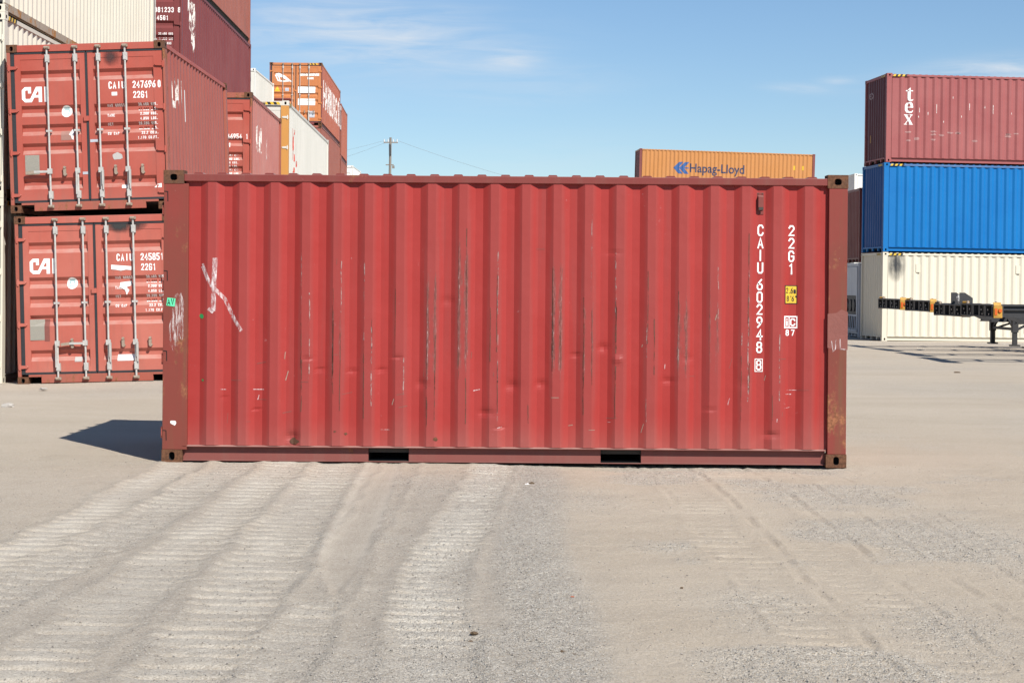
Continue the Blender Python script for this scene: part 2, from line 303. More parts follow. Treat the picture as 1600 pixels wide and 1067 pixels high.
def strip(pts, w, closed):
    """mitred strip of quads along a polyline"""
    P = [Vector(p) for p in pts]; n = len(P); Lp, Rp = [], []
    for i in range(n):
        a = P[i-1] if (i > 0 or closed) else None; b = P[(i+1) % n] if (i < n-1 or closed) else None
        d0 = (P[i]-a).normalized() if a is not None else None; d1 = (b-P[i]).normalized() if b is not None else None
        d0 = d0 or d1; d1 = d1 or d0
        n0 = Vector((-d0.y, d0.x)); n1 = Vector((-d1.y, d1.x)); bis = n0 + n1
        if bis.length < 0.3: bis = n0
        bis.normalize(); k = min(1 / max(bis.dot(n0), 0.3), 1.6)
        Lp.append(P[i] + bis * (w/2*k)); Rp.append(P[i] - bis * (w/2*k))
    return [[tuple(Rp[i]), tuple(Rp[(i+1) % n]), tuple(Lp[(i+1) % n]), tuple(Lp[i])] for i in range(n if closed else n-1)]
def text_polys(s, u, v, h, wr=0.55, sw=0.17, gap=0.30, vertical=False, pitch=None):
    """s at (u,v) = lower left; returns (polygon, layer)"""
    out = []; W_ = h * wr; sx = W_ * (1 - sw / wr) / 4; sy = h * (1 - sw) / 6; off = h * sw / 2
    for ch in s:
        if ch in G:
            for k, (pl, cl) in enumerate(G[ch]):
                pts = [(u + off + x * sx, v + off + y * sy) for x, y in pl]
                if not cl and len(pts) > 1:
                    for e, f in ((0, 1), (-1, -2)):
                        d = (Vector(pts[e]) - Vector(pts[f])).normalized() * (off * 0.9); pts[e] = (pts[e][0] + d.x, pts[e][1] + d.y)
                out += [(q, k) for q in strip(pts, h * sw, cl)]
        if vertical: v -= pitch or h * 1.15
        else: u += (pitch or (W_ + h * gap)) * (0.6 if ch in ".'\"" else 1.0)
    return out
def decal(name, polys, mapf, mat, parent, fu=(), fv=(), off=0.0025, thick=None):
    bm = bmesh.new(); lay = bm.faces.layers.int.new('lay')
    for q, k in polys:
        vs = [bm.verts.new((p[0], p[1], k * 0.0005)) for p in q]
        try: bm.faces.new(vs)
        except ValueError: pass
    bmesh.ops.triangulate(bm, faces=[f for f in bm.faces if len(f.verts) > 4])
    if bm.verts:
        us = [v.co.x for v in bm.verts]; vs_ = [v.co.y for v in bm.verts]
        for c in fu:
            if min(us) < c < max(us): bmesh.ops.bisect_plane(bm, geom=bm.verts[:] + bm.edges[:] + bm.faces[:], plane_co=(c, 0, 0), plane_no=(1, 0, 0))
        for c in fv:
            if min(vs_) < c < max(vs_): bmesh.ops.bisect_plane(bm, geom=bm.verts[:] + bm.edges[:] + bm.faces[:], plane_co=(0, c, 0), plane_no=(0, 1, 0))
    for v in bm.verts: v.co = Vector(mapf(v.co.x, v.co.y, off + v.co.z))
    me = bpy.data.meshes.new(name); bm.to_mesh(me); bm.free(); me.materials.append(mat)
    o = bpy.data.objects.new(name, me); col.objects.link(o); o.parent = parent
    return o
def font_polys(s, u, v, h, xs=1.0, bold=0.0, shear=0.0):
    cu = bpy.data.curves.new('t', 'FONT'); cu.body = s; cu.size = 1.0; cu.offset = bold; cu.shear = shear
    o = bpy.data.objects.new('t', cu); col.objects.link(o)
    dg = bpy.context.evaluated_depsgraph_get(); me = bpy.data.meshes.new_from_object(o.evaluated_get(dg))
    k = h / 0.70
    out = [([(u + me.vertices[i].co.x * k * xs, v + me.vertices[i].co.y * k) for i in p.vertices], 0) for p in me.polygons]
    bpy.data.objects.remove(o); bpy.data.curves.remove(cu); bpy.data.meshes.remove(me)
    return out
def rect(u0, u1, v0, v1): return [(u0, v0), (u1, v0), (u1, v1), (u0, v1)]
def frame_polys(u0, u1, v0, v1, w, k=0): return [(q, k) for q in strip([(u0+w/2, v0+w/2), (u1-w/2, v0+w/2), (u1-w/2, v1-w/2), (u0+w/2, v1-w/2)], w, True)]
def disc(u, v, ru, rv, n=20): return [(u + ru * math.cos(2*math.pi*i/n), v + rv * math.sin(2*math.pi*i/n)) for i in range(n)]
def blob(u, v, ru, rv, seed, n=16, rag=0.3):
    rnd = random.Random(seed); return [(u + ru * (1 + rnd.uniform(-rag, rag)) * math.cos(2*math.pi*i/n), v + rv * (1 + rnd.uniform(-rag, rag)) * math.sin(2*math.pi*i/n)) for i in range(n)]
def cai_polys(u, v, h):
    k = h / 10.0
    # C (outline walked round), slanted A joined to its foot, cut I
    c = [[(0,2),(2,0),(2.6,2.2),(2.2,2.6)], [(0,2),(2.2,2.6),(2.2,7.4),(0,8)], [(0,8),(2.2,7.4),(2.6,7.8),(2,10)], [(2,10),(2.6,7.8),(4.1,7.8),(6.1,10)],
         [(4.1,7.8),(4.1,5.8),(6.1,5.8),(6.1,10)], [(2,0),(6.4,0),(5.4,2.2),(2.6,2.2)], [(6.4,0),(10.2,7.0),(9.4,10),(5.4,2.2)],
         [(9.4,10),(10.2,7.0),(11.0,7.0),(13.2,10)], [(11.0,7.0),(11.0,4.6),(13.2,0),(13.2,10)], [(11.0,4.6),(11.0,0),(13.2,0)], [(8.9,4.6),(11.0,4.6),(11.0,3.0),(8.0,3.0)],
         [(14.8,0),(17.2,0),(17.2,10),(14.8,10)]]
    return [([(u + x * k, v + y * k) for x, y in q], 0) for q in c]

# ------------------------------------------------------------------ container
Wd = 2.438
def ribs(L, u0=None, n=None, pitch=0.28, m0=0.24, m1=0.2):
    """fold coordinates (u, recess) of a corrugated side between the posts"""
    if u0 is None:
        n = int((L - m0 - m1 - 0.12) / pitch); u0 = m0 + ((L - m0 - m1) - (n * pitch - 0.07)) / 2
    a, b, c, d = [pitch * q for q in (0.243, 0.257, 0.257, 0.243)]
    P = [(m0 - 0.05, 0.044)]
    for k in range(n):
        s = u0 + k * pitch
        P += [(s, 0.044), (s + a, 0.009), (s + a + b, 0.009), (s + a + b + c, 0.044)]
    P.append((L - m1 + 0.04, 0.044))
    return P, u0, n
def prof_at(P, u):
    if u <= P[0][0]: return P[0][1]
    for (a, ya), (b, yb) in zip(P, P[1:]):
        if u <= b: return ya + (yb - ya) * (u - a) / max(b - a, 1e-6)
    return P[-1][1]
def corr_wall(name, P, z0, z1, mapf, mat, parent, nz=1, dents=(), scrapes=None, u0=0, pitch=0.28, back=0.06):
    zs = [z0 + (z1 - z0) * i / nz for i in range(nz + 1)]
    V, F, S = [], [], []
    Q = []
    for i, (u, d) in enumerate(P):
        if nz > 1 and i:
            up, dp = P[i-1]; Q.append(((u + up) / 2, (d + dp) / 2))
        Q.append((u, d))
    for u, d in Q:
        for z in zs:
            dd = d
            for (du, dz_, ru, rz, am) in dents: dd += am * math.exp(-((u-du)/ru)**2 - ((z-dz_)/rz)**2)
            if nz > 1: dd += 0.0014 * math.sin(z * 7 + u * 5) * math.sin(u * 2.3 + z * 2.1)
            V.append(mapf(u, z, -dd))
            s = 0.0
            if scrapes:
                k = int((u - u0) // pitch); on = d < 0.012; ph_ = ((u - u0) % pitch) / pitch; ed = 0.38 if 0.30 < ph_ < 0.44 else 1.0
                if on and k in scrapes:
                    st, za, zb = scrapes[k]; s = max(0.13, st * ed * max(0, min(1, (z - za) / 0.45)) * max(0, min(1, (zb - z) / 0.6)))
                elif on: s = 0.13
            S.append(s)
    m = nz + 1; n = len(Q)
    for i in range(n - 1):
        for j in range(nz): F.append((i*m+j, (i+1)*m+j, (i+1)*m+j+1, i*m+j+1))
    b = len(V)                                                    # flat inner lining closes the sheet
    V += [mapf(Q[0][0], z0, -back), mapf(Q[-1][0], z0, -back), mapf(Q[-1][0], z1, -back), mapf(Q[0][0], z1, -back)]; S += [0] * 4
    F.append((b, b+3, b+2, b+1))
    F.append(tuple([i * m for i in range(n)][::-1] + [b, b+1][:0] + [b, b+1]))
    F.append(tuple([i * m + nz for i in range(n)] + [b+2, b+3]))
    F.append(tuple([b, 0] + list(range(1, m)) + [b+3])); F.append(tuple([(n-1)*m + j for j in range(m)] + [b+2, b+1]))
    me = bpy.data.meshes.new(name); me.from_pydata([tuple(v) for v in V], [], F); me.materials.append(mat)
    a = me.attributes.new('scrape', 'FLOAT', 'POINT'); a.data.foreach_set('value', S)
    o = bpy.data.objects.new(name, me); col.objects.link(o); o.parent = parent
    return o
def hole_face(mb, fmap, u0, u1, v0, v1, hu, hv, du, dv, depth=0.10):
    """rectangle u0..v1 with a stadium hole centred (hu,hv), half sizes du,dv; fmap(u,v,d) -> 3D"""
    ang = sorted([math.atan2(v - hv, u - hu) for u in (u0, u1) for v in (v0, v1)] + [2*math.pi*i/16 - math.pi for i in range(16)])
    H, O = [], []
    for t in ang:
        c, s = math.cos(t), math.sin(t)
        e = 1 / ((abs(c)/du)**3 + (abs(s)/dv)**3) ** (1/3); H.append((hu + c*e, hv + s*e))
        k = min([((u1-hu)/c if c > 1e-9 else 1e9), ((u0-hu)/c if c < -1e-9 else 1e9), ((v1-hv)/s if s > 1e-9 else 1e9), ((v0-hv)/s if s < -1e-9 else 1e9)])
        O.append((hu + c*k, hv + s*k))
    n = len(ang)
    mb.add([fmap(*p, 0) for p in H] + [fmap(*p, 0) for p in O], [(i, (i+1) % n, n+(i+1) % n, n+i) for i in range(n)])
    mb.add([fmap(*p, 0) for p in H] + [fmap(*p, depth) for p in H], [(i, (i+1) % n, n+(i+1) % n, n+i) for i in range(n)] + [tuple(range(n, 2*n))], 1)
def casting(root, L, H, sx, sy, top, mat):
    mb = MB(); a, b, c = 0.178, 0.162, 0.118; pr = 0.004
    x1 = sx * (L/2 + pr); x0 = sx * (L/2 - a); y1 = sy * (Wd/2 + pr); y0 = sy * (Wd/2 - b); z0, z1 = (H - c, H) if top else (0, c)
    hv = z0 + (0.056 if top else 0.062)
    ux0, ux1 = sorted((x0, x1)); uy0, uy1 = sorted((y0, y1))
    hole_face(mb, lambda u, v, d: (u, y1 - sy*d, v), ux0, ux1, z0, z1, (ux0+ux1)/2 + sx*0.0, hv, 0.026 if not top else 0.032, 0.037 if not top else 0.028)
    hole_face(mb, lambda u, v, d: (x1 - sx*d, u, v), uy0, uy1, z0, z1, (uy0+uy1)/2, hv, 0.026, 0.036)
    mb.add([(x0,y0,z0),(x0,y1,z0),(x0,y1,z1),(x0,y0,z1),(x1,y0,z0),(x1,y0,z1),(x1,y1,z0),(x1,y1,z1)], [(0,1,2,3),(0,4,5,3),(0,1,6,4),(3,2,7,5)])
    return mb.build('corner_casting', [mat, M['cavity']], root, recalc=False)
def door_recess(u, v, H, leaf_u0, leaf_u1, grooves):
    if not (leaf_u0 <= u <= leaf_u1): return 0.0
    for g in grooves:
        pts = [(g - 0.085, 0.0), (g - 0.02, 0.034), (g + 0.035, 0.034), (g + 0.085, 0.0)]
        if pts[0][0] < v < pts[-1][0]:
            for (a, ra), (b, rb) in zip(pts, pts[1:]):
                if v <= b: return ra + (rb - ra) * (v - a) / (b - a)
    return 0.0
def stripes(root, L, H, side=True, end=True):
    n = 6; w = 0.075
    polys_y, polys_k = [], []
    for i in range(n):
        q = [(0.20 + i*w, H-0.10), (0.20 + (i+1)*w, H-0.10), (0.235 + (i+1)*w, H-0.035), (0.235 + i*w, H-0.035)]
        (polys_y if i % 2 == 0 else polys_k).append((q, 0))
    def ms(u, v, o): return (-L/2 + u, -Wd/2 - o, v)
    def me_(u, v, o): return (-L/2 - o, -Wd/2 + u, v)
    for f, on in ((ms, side), (me_, end)):
        if on:
            decal('warning_stripe', polys_y, f, M['yellow'], root, off=0.006); decal('warning_stripe', polys_k, f, M['black'], root, off=0.006)

def container(label, loc, rz, L=6.058, H=2.591, end='door', side=None, frame=None, door=None, cast=None, rail=None, roofm=None, hd=1, tilt=0, group=None, name='shipping_container',
              u0=None, n=None, dents=(), scrapes=None, grooves=None, rods=True, cat='container', handles=('left', 'down', 'down', 'down'), postw=0.10, pockets=None, rustybottom=None, mirror_end=None, endm=None, doorpost=None, pitch=0.28):
    root = empty(name, loc, rz, tilt); tag(root, label, cat, group)
    side = side or M['red_side']; frame = frame or side; rail = rail or frame; cast = cast or frame; door = door or side; roofm = roofm or side
    X0, X1, Y0, Y1 = -L/2, L/2, -Wd/2, Wd/2
    bev = 0.004 if hd >= 2 else 0
    for sx in (-1, 1):
        for sy in (-1, 1):
            for top in (0, 1): casting(root, L, H, sx, sy, top, cast)
    # corner posts
    for sx in (-1, 1):
        for sy in (-1, 1):
            mb = MB(); wx = 0.218 if (sx < 0 and end == 'door' and hd >= 2) else 0.165; pw = (0.034 if sy < 0 else 0.052) if (sx < 0 and end == 'door' and hd < 3 and not doorpost) else (doorpost or postw)
            a, b = sorted((sx * L/2, sx * (L/2 - wx))); c, d = sorted((sy * Wd/2, sy * (Wd/2 - pw)))
            mb.box(a, b, c, d, 0.1185, H - 0.1185); mb.build('corner_post', frame if hd < 2 else M['red_post'] if hd == 3 else frame, root, bevel=bev)
    # rails
    for sy in (-1, 1):
        mb = MB(); y = sy * Wd/2
        c, d = sorted((y, y - sy*0.06)); mb.box(X0 + 0.1785, X1 - 0.1785, c, d, H - 0.096, H - 0.033)
        mb.build('top_rail', rail, root, bevel=bev)
        mb = MB()
        def yy(k0, k1): return sorted((y - sy*k0, y - sy*k1))
        mb.poly_extrude([(0.0, 0.146), (0.0, 0.150), (0.032, 0.158), (0.075, 0.158), (0.075, 0.150)], lambda a, z: (X0 + 0.1785, y - sy*a, z), lambda a, z: (X1 - 0.1785, y - sy*a, z))
        segs = [X0 + 0.1785, X1 - 0.1785]
        pk = pockets or []
        for pc in pk: segs += [X0 + pc - 0.18, X0 + pc + 0.18]
        segs.sort()
        for i in range(0, len(segs), 2):
            mb.box(segs[i], segs[i+1], *yy(0.056, 0.066), 0.0265, 0.1495)
            mb.box(segs[i], segs[i+1], *yy(0.030, 0.066), 0.020, 0.026)
        for pc in pk: mb.box(X0 + pc - 0.18, X0 + pc + 0.18, *yy(0.030, 0.066), 0.0195, 0.024)
        mb.build('bottom_rail', rustybottom or rail, root)
        for pc in pk:
            mb = MB(); a, b = X0 + pc - 0.179, X0 + pc + 0.179; p, q = y - sy*0.0665, y - sy*0.50
            mb.add([(a,p,0.03),(b,p,0.03),(b,p,0.149),(a,p,0.149),(a,q,0.03),(b,q,0.03),(b,q,0.149),(a,q,0.149)], [(0,1,5,4),(2,3,7,6),(0,3,7,4),(1,2,6,5),(4,5,6,7)])
            mb.build('fork_pocket', M['cavity'], root)
    for sx in (-1, 1):                                            # end header and sill
        x = sx * L/2; a, b = sorted((x, x - sx*0.06))
        mb = MB(); mb.box(a, b, Y0 + 0.1625, Y1 - 0.1625, H - 0.118 if (sx < 0 and end == 'door') else H - 0.10, H - 0.012)
        mb.build('header', rail, root, bevel=bev)
        mb = MB()
        if sx < 0 and end == 'door':
            mb.box(a + 0.004, b, Y0 + 0.36, Y1 - 0.36, 0.02, 0.150); mb.box(a + 0.004, b, Y0 + 0.1625, Y0 + 0.36, 0.115, 0.150); mb.box(a + 0.004, b, Y1 - 0.36, Y1 - 0.1625, 0.115, 0.150)
        else:
            mb.box(a, b, Y0 + 0.1625, Y1 - 0.1625, 0.115, 0.16)
            for k in (-0.62, 0, 0.62): mb.box(a + 0.003, b - 0.003, k - 0.05, k + 0.05, 0.02, 0.1145)
        mb.build('sill', rustybottom or frame, root, bevel=bev)
    # side walls
    P, pu0, pn = ribs(L, u0, n, pitch)
    ms = lambda u, v, o: (-L/2 + u, -Wd/2 - o, v)
    ms2 = lambda u, v, o: (L/2 - u, Wd/2 + o, v)
    sp = corr_wall('side_panel', P, 0.1585, H - 0.090, ms, side, root, nz=110 if scrapes else 1, dents=dents, scrapes=scrapes, u0=pu0, pitch=pitch)
    if scrapes:
        mo = None
    corr_wall('side_panel', P, 0.1585, H - 0.090, ms2, side, root)
    # roof: cross ribs
    mb = MB(); x = X0 + 0.24; pr = 0.21; V = []
    prof = [(X0 + 0.02, H - 0.043)]
    while x + 0.13 < X1 - 0.2:
        prof += [(x, H - 0.043), (x + 0.022, H - 0.016), (x + 0.088, H - 0.016), (x + 0.11, H - 0.043)]; x += pr
    prof.append((X1 - 0.02, H - 0.043))
    n_ = len(prof); ya, yb = Y0 + 0.0605, Y1 - 0.0605
    mb.add([(a, ya, z) for a, z in prof] + [(a, yb, z) for a, z in prof] + [(a, ya, H - 0.07) for a, z in prof] + [(a, yb, H - 0.07) for a, z in prof],
           [(i, i+1, n_+i+1, n_+i) for i in range(n_-1)] + [(2*n_+i, 2*n_+i+1, i+1, i) for i in range(n_-1)] + [(n_+i, n_+i+1, 3*n_+i+1, 3*n_+i) for i in range(n_-1)] + [(2*n_, 3*n_-1, 4*n_-1, 3*n_)])
    mb.build('roof_panel', roofm, root, recalc=False)
    mb = MB(); mb.box(X0 + 0.19, X1 - 0.19, Y0 + 0.08, Y1 - 0.08, 0.10, 0.145); mb.build('floor_underside', M['floor'], root)
    # blind ends
    PE, _, _ = ribs(Wd, None, None, 0.25, 0.165, 0.165)
    fe = lambda u, v, o: (L/2 + o, -Wd/2 + u, v)
    ne = lambda u, v, o: (-L/2 - o, Wd/2 - u, v)
    ep = corr_wall('end_panel', PE, 0.1605, H - 0.1005, fe, mirror_end or side, root)
    doors = []
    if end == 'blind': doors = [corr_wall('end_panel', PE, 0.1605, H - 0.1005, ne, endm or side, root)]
    elif end == 'door':
        gr = grooves or [0.44 + k for k in (0,)] + [0.98, 1.27, 1.56, 2.10]
        gr = [g * (H / 2.591) for g in gr] if not grooves else grooves
        for side_i in (0, 1):
            la, lb = (0.115, 1.202) if side_i == 0 else (1.240, Wd - 0.048)
            pa, pb = (la + 0.09, lb - 0.085) if side_i == 0 else (la + 0.085, lb - 0.135)
            mb = MB(); zb, zt = 0.185, H - 0.150; xo = X0 + 0.018
            yA = lambda u: Wd/2 - u
            # leaf as a slab with horizontal grooves pressed into its field
            for (a, b) in ((la, pa), (pb, lb)): mb.box(xo, xo + 0.05, yA(b), yA(a), zb, zt)
            zs = [zb + 0.075]; rs = [0.0]
            mb.box(xo, xo + 0.05, yA(pb), yA(pa), zb, zb + 0.075); mb.box(xo, xo + 0.05, yA(pb), yA(pa), zt - 0.085, zt)
            pts = [(zb + 0.075, 0.006)]
            for g in sorted(gr): pts += [(g - 0.085, 0.006), (g - 0.02, 0.052), (g + 0.030, 0.052), (g + 0.085, 0.006)]
            pts.append((zt - 0.085, 0.006))
            k_ = len(pts)
            mb.add([(xo + r, yA(pa), z) for z, r in pts] + [(xo + r, yA(pb), z) for z, r in pts] + [(xo + 0.05, yA(pa), z) for z, r in pts] + [(xo + 0.05, yA(pb), z) for z, r in pts],
                   [(i, k_+i, k_+i+1, i+1) for i in range(k_-1)] + [(2*k_+i, 2*k_+i+1, 3*k_+i+1, 3*k_+i) for i in range(k_-1)])
            d = mb.build('door', door, root, recalc=False); doors.append(d)
            if hd >= 1:
                # gaskets: outer edge, top, bottom
                g_ = MB()
                ea, eb = (la - 0.062, la - 0.002) if side_i == 0 else (lb + 0.002, lb + 0.014)
                g_.box(xo + 0.004, xo + 0.04, yA(eb), yA(ea), zb - 0.03, zt + 0.03)
                ga, gb = (la - 0.0015, lb + 0.012) if side_i == 0 else (la - 0.013, lb + 0.0015)
                g_.box(xo - 0.006, xo + 0.03, yA(gb), yA(ga), zt + 0.001, zt + 0.048); g_.box(xo - 0.006, xo + 0.03, yA(gb), yA(ga), zb - 0.034, zb - 0.001)
                if side_i == 0: g_.box(xo - 0.008, xo + 0.03, yA(lb + 0.036), yA(lb + 0.001), zb - 0.0005, zt + 0.0005)
                g_.build('gasket', M['gasket'], d)
                # hinges
                for hz in (0.27, 0.92, 1.57, 2.23):
                    hz *= H / 2.591; h_ = MB(); u_ = (0.012, 0.165) if side_i == 0 else (Wd - 0.165, Wd - 0.012)
                    o_ = [(u_[0], hz - 0.03), (u_[1] - 0.02, hz - 0.02), (u_[1], hz), (u_[1] - 0.02, hz + 0.02), (u_[0], hz + 0.03)] if side_i == 0 else [(u_[1], hz - 0.03), (u_[0] + 0.02, hz - 0.02), (u_[0], hz), (u_[0] + 0.02, hz + 0.02), (u_[1], hz + 0.03)]
                    h_.poly_extrude(o_, lambda u, v: (xo - 0.030, yA(u), v), lambda u, v: (xo - 0.001, yA(u), v)); h_.tube((X0 - 0.004, yA(u_[0] + 0.02 if side_i == 0 else u_[1] - 0.02), hz - 0.05), (X0 - 0.004, yA(u_[0] + 0.02 if side_i == 0 else u_[1] - 0.02), hz + 0.05), 0.015, n=8)
                    h_.build('hinge', door, d)
            if rods:
                for r_i, ur in enumerate(((0.627, 1.056), (1.413, 1.83))[side_i]):
                    yr = yA(ur); xr = xo - 0.045; rb = MB()
                    rb.tube((xr, yr, 0.10), (xr, yr, H - 0.075), 0.0155, n=10 if hd > 1 else 6)
                    if hd >= 1:
                        for z0_, z1_ in ((0.20, 0.32), (H - 0.29, H - 0.17)):      # bearing brackets
                            rb.box(xo - 0.055, xo - 0.001, yr - 0.036, yr + 0.030, z0_, z1_)
                            rb.box(xo - 0.068, xo - 0.0555, yr - 0.022, yr + 0.022, z0_ + 0.01, z1_ - 0.01)
                        rb.box(xo - 0.060, xo - 0.001, yr - 0.045, yr + 0.040, H*0.475, H*0.475 + 0.03)
                    ro = rb.build('lock_rod', M['galv'], d, smooth=False)
                    if hd >= 1:
                        for zc, s_ in ((0.085, -1), (H - 0.062, 1)):
                            k = MB(); k.box(X0 - 0.035, X0 - 0.001 - 0.004, yr - 0.045, yr + 0.045, zc - 0.022, zc + 0.022); k.tube((X0 - 0.05, yr - 0.03, zc), (X0 - 0.05, yr + 0.03, zc), 0.022, n=8); k.build('keeper', M['galvrust'], d)
                        hm = handles[side_i * 2 + r_i]; hb = MB(); zh = 0.62
                        hb.box(xr - 0.03, xr + 0.015, yr - 0.035, yr + 0.035, zh - 0.035, zh + 0.045)
                        if hm == 'left':
                            hb.bar((xr - 0.03, yr + 0.03, zh), (xr - 0.02, yr + 0.24, zh), 0.03, 0.034); hb.bar((xr - 0.02, yr + 0.24, zh), (xr - 0.02, yr + 0.37, zh - 0.015), 0.03, 0.045, 1)
                        elif hm == 'down':
                            hb.bar((xr - 0.035, yr + 0.012, zh), (xr - 0.02, yr + 0.02, zh - 0.36), 0.024, 0.03)
                        else:
                            hb.bar((xr - 0.035, yr - 0.035, zh), (xr - 0.02, yr - 0.03, zh - 0.22), 0.03, 0.04); hb.bar((xr - 0.03, yr - 0.035, zh - 0.22), (xr - 0.03, yr - 0.035, zh - 0.30), 0.02, 0.02)
                        hb.build('handle', [M['galv'], M['galvrust']], d)
                        lb_ = MB(); yl = yr - 0.22 if (side_i or r_i == 0) else yr - 0.02
                        if not (side_i == 0 and r_i == 1):
                            lb_.tube((xo - 0.05, yl, zh + 0.06), (xo - 0.001, yl, zh + 0.06), 0.02, n=8); lb_.box(xo - 0.04, xo - 0.001, yl - 0.02, yl + 0.02, zh - 0.05, zh + 0.04); lb_.tube((xo - 0.06, yl - 0.01, zh - 0.05), (xo - 0.001, yl - 0.01, zh - 0.05), 0.024, n=8)
                            lb_.build('latch', M['galvrust'], d)
            if side_i == 1 and hd >= 1:
                q = MB(); q.box(X0 - 0.012, X0 + 0.017, yA(1.245), yA(1.165), H*0.535, H*0.535 + 0.075); q.build('latch_block', door, d)
        def dm(u, v, o):
            la, lb = (0.115, 1.202) if u < 1.219 else (1.240, Wd - 0.048)
            pa, pb = (la + 0.09, lb - 0.085) if u < 1.219 else (la + 0.085, lb - 0.135)
            r = 0.006 if (pa <= u <= pb and 0.26 < v < H - 0.235) else 0.0
            if r:
                for g in gr:
                    if g - 0.085 < v < g + 0.085:
                        r = 0.006 + 0.046 * max(0, min(1, min((v - g + 0.085) / 0.065, (g + 0.085 - v) / 0.055)))
            return (X0 + 0.018 + r - o, Wd/2 - u, v)
        fvs = sorted([g + e for g in gr for e in (-0.085, -0.02, 0.030, 0.085)])
        return dict(root=root, side=sp, doors=doors, ms=lambda u, v, o: ms(u, v, o - prof_at(P, u)), fu=[p[0] for p in P], dm=dm, fv=fvs, L=L, H=H, P=P, u0=pu0)
    dm = lambda u, v, o: ne(u, v, o - prof_at(PE, u))
    return dict(root=root, side=sp, doors=doors, ms=lambda u, v, o: ms(u, v, o - prof_at(P, u)), fu=[p[0] for p in P], dm=dm, fue=[p[0] for p in PE], fv=[], L=L, H=H, P=P, u0=pu0)
def side_mark(c, name, polys, mat, off=0.0025): return decal(name, polys, c['ms'], mat, c['side'], fu=c['fu'], off=off)
def door_mark(c, name, polys, mat, leaf, off=0.002): return decal(name, polys, c['dm'], mat, c['doors'][leaf], fv=c['fv'], off=off)

# ================================================================== MAIN CONTAINER
S0 = 176.4; YM = 2800 / S0; XL = -3.089
def pm(x, y):
    """photo measurement -> metres along and above the main container's long side"""
    dx, dy = x - 800, y - 443
    return ((dx + dy * math.tan(ROLL)) / S0 - XL, CAM_H - (dy - dx * math.tan(ROLL)) / S0)
scr = {3: (0.5, 0.35, 1.75), 4: (0.7, 0.5, 1.8), 5: (0.2, 0.3, 1.6), 6: (0.3, 0.5, 2.0), 7: (0.95, 0.45, 2.1), 8: (1.0, 0.55, 2.35), 9: (0.35, 0.4, 1.9), 10: (0.4, 0.5, 1.7),
       11: (1.0, 0.5, 2.15), 12: (0.7, 0.4, 2.0), 13: (0.35, 0.3, 1.5), 14: (0.45, 0.6, 1.6), 15: (0.95, 0.5, 1.9), 16: (0.75, 0.5, 2.0), 17: (0.35, 0.3, 1.6), 18: (0.2, 0.4, 1.7)}
rnd = random.Random(5)
dents = []
for (x, y, r, a) in [(455, 683, 0.05, 0.02), (760, 645, 0.06, 0.014), (660, 600, 0.05, 0.012), (1205, 680, 0.05, 0.018), (966, 562, 0.035, -0.014), (942, 543, 0.04, 0.013), (800, 603, 0.05, 0.014), (845, 600, 0.04, 0.012),
                     (960, 395, 0.06, 0.006), (1045, 595, 0.05, 0.010), (480, 560, 0.04, 0.012), (700, 470, 0.05, 0.009), (620, 558, 0.04, 0.012), (350, 622, 0.03, 0.008),
                     (500, 578, 0.04, 0.010), (550, 580, 0.04, 0.010), (595, 578, 0.04, 0.010), (780, 668, 0.04, 0.01), (900, 555, 0.04, 0.01), (1160, 600, 0.06, 0.006), (400, 640, 0.03, 0.008), (1075, 560, 0.04, 0.008), (1110, 640, 0.05, 0.008)]:
    u, z = pm(x, y); dents.append((u, z, r, r * rnd.choice([0.35, 0.5, 0.8]), a * 1.0))
mc = container('large red corrugated container alone in the foreground on gravel', (XL + 6.058/2, YM + Wd/2, 0.0), 0, side=M['red_main'], frame=M['red_post'], rail=M['red_rail'], cast=M['rust_cast'],
               door=M['red_door'], roofm=M['red_rail'], hd=3, u0=0.322, n=20, pitch=0.2785, dents=dents, scrapes=scr, pockets=[(607.5 - 254) / S0, (971.5 - 254) / S0])
mr = mc['root']; msd = mc['side']
# upright registration number
u, z = pm(1189, 368)
def col_text(s, px, y0, pit=19.65, h=0.100):
    out = []
    for i, ch in enumerate(s):
        if ch == ' ': continue
        u, z = pm(px - i * 0.16, y0 + i * pit); out += text_polys(ch, u - 0.0275, z - h, h, wr=0.54, sw=0.135)
    return out
side_mark(mc, 'registration_marking', col_text('CAIU', 1189.5, 351) + col_text('602948', 1188.2, 436, 19.6), M['letter'])
u, z = pm(1186.3, 562)
side_mark(mc, 'check_digit_marking', text_polys('8', u - 0.0235, z - 0.094, 0.090, wr=0.54, sw=0.125) + frame_polys(u - 0.036, u + 0.036, z - 0.108, z + 0.008, 0.006, 1), M['letter'])
side_mark(mc, 'size_code_marking', col_text('22G1', 1238, 352, 19.8), M['letter'])
u0_, z0_ = pm(1226.8, 475); u1_, z1_ = pm(1247, 446)
def flatmark(name, polys, mat, d=0.004, parent=None): return decal(name, polys, lambda u, v, o: (-6.058/2 + u, -Wd/2 - o, v), mat, parent or msd, off=d)
plq = side_mark(mc, 'height_placard', [(rect(u0_, u1_, z0_, z1_), 0)], M['black'], 0.002)
for nm, pp, mt, of in (('placard_face', [(rect(u0_ + 0.008, u1_ - 0.008, z0_ + 0.008, z1_ - 0.008), 0)], M['yellow'], 0.003), ('height_marking', text_polys('2.6m', u0_ + 0.012, z0_ + 0.092, 0.052, wr=0.40, sw=0.13, gap=0.10) + text_polys("8'6\"", u0_ + 0.018, z0_ + 0.022, 0.050, wr=0.42, sw=0.13, gap=0.14), M['black'], 0.0045)):
    decal(nm, pp, mc['ms'], mt, plq, fu=mc['fu'], off=of)
u0_, z0_ = pm(1225.8, 513); u1_, z1_ = pm(1247, 494)
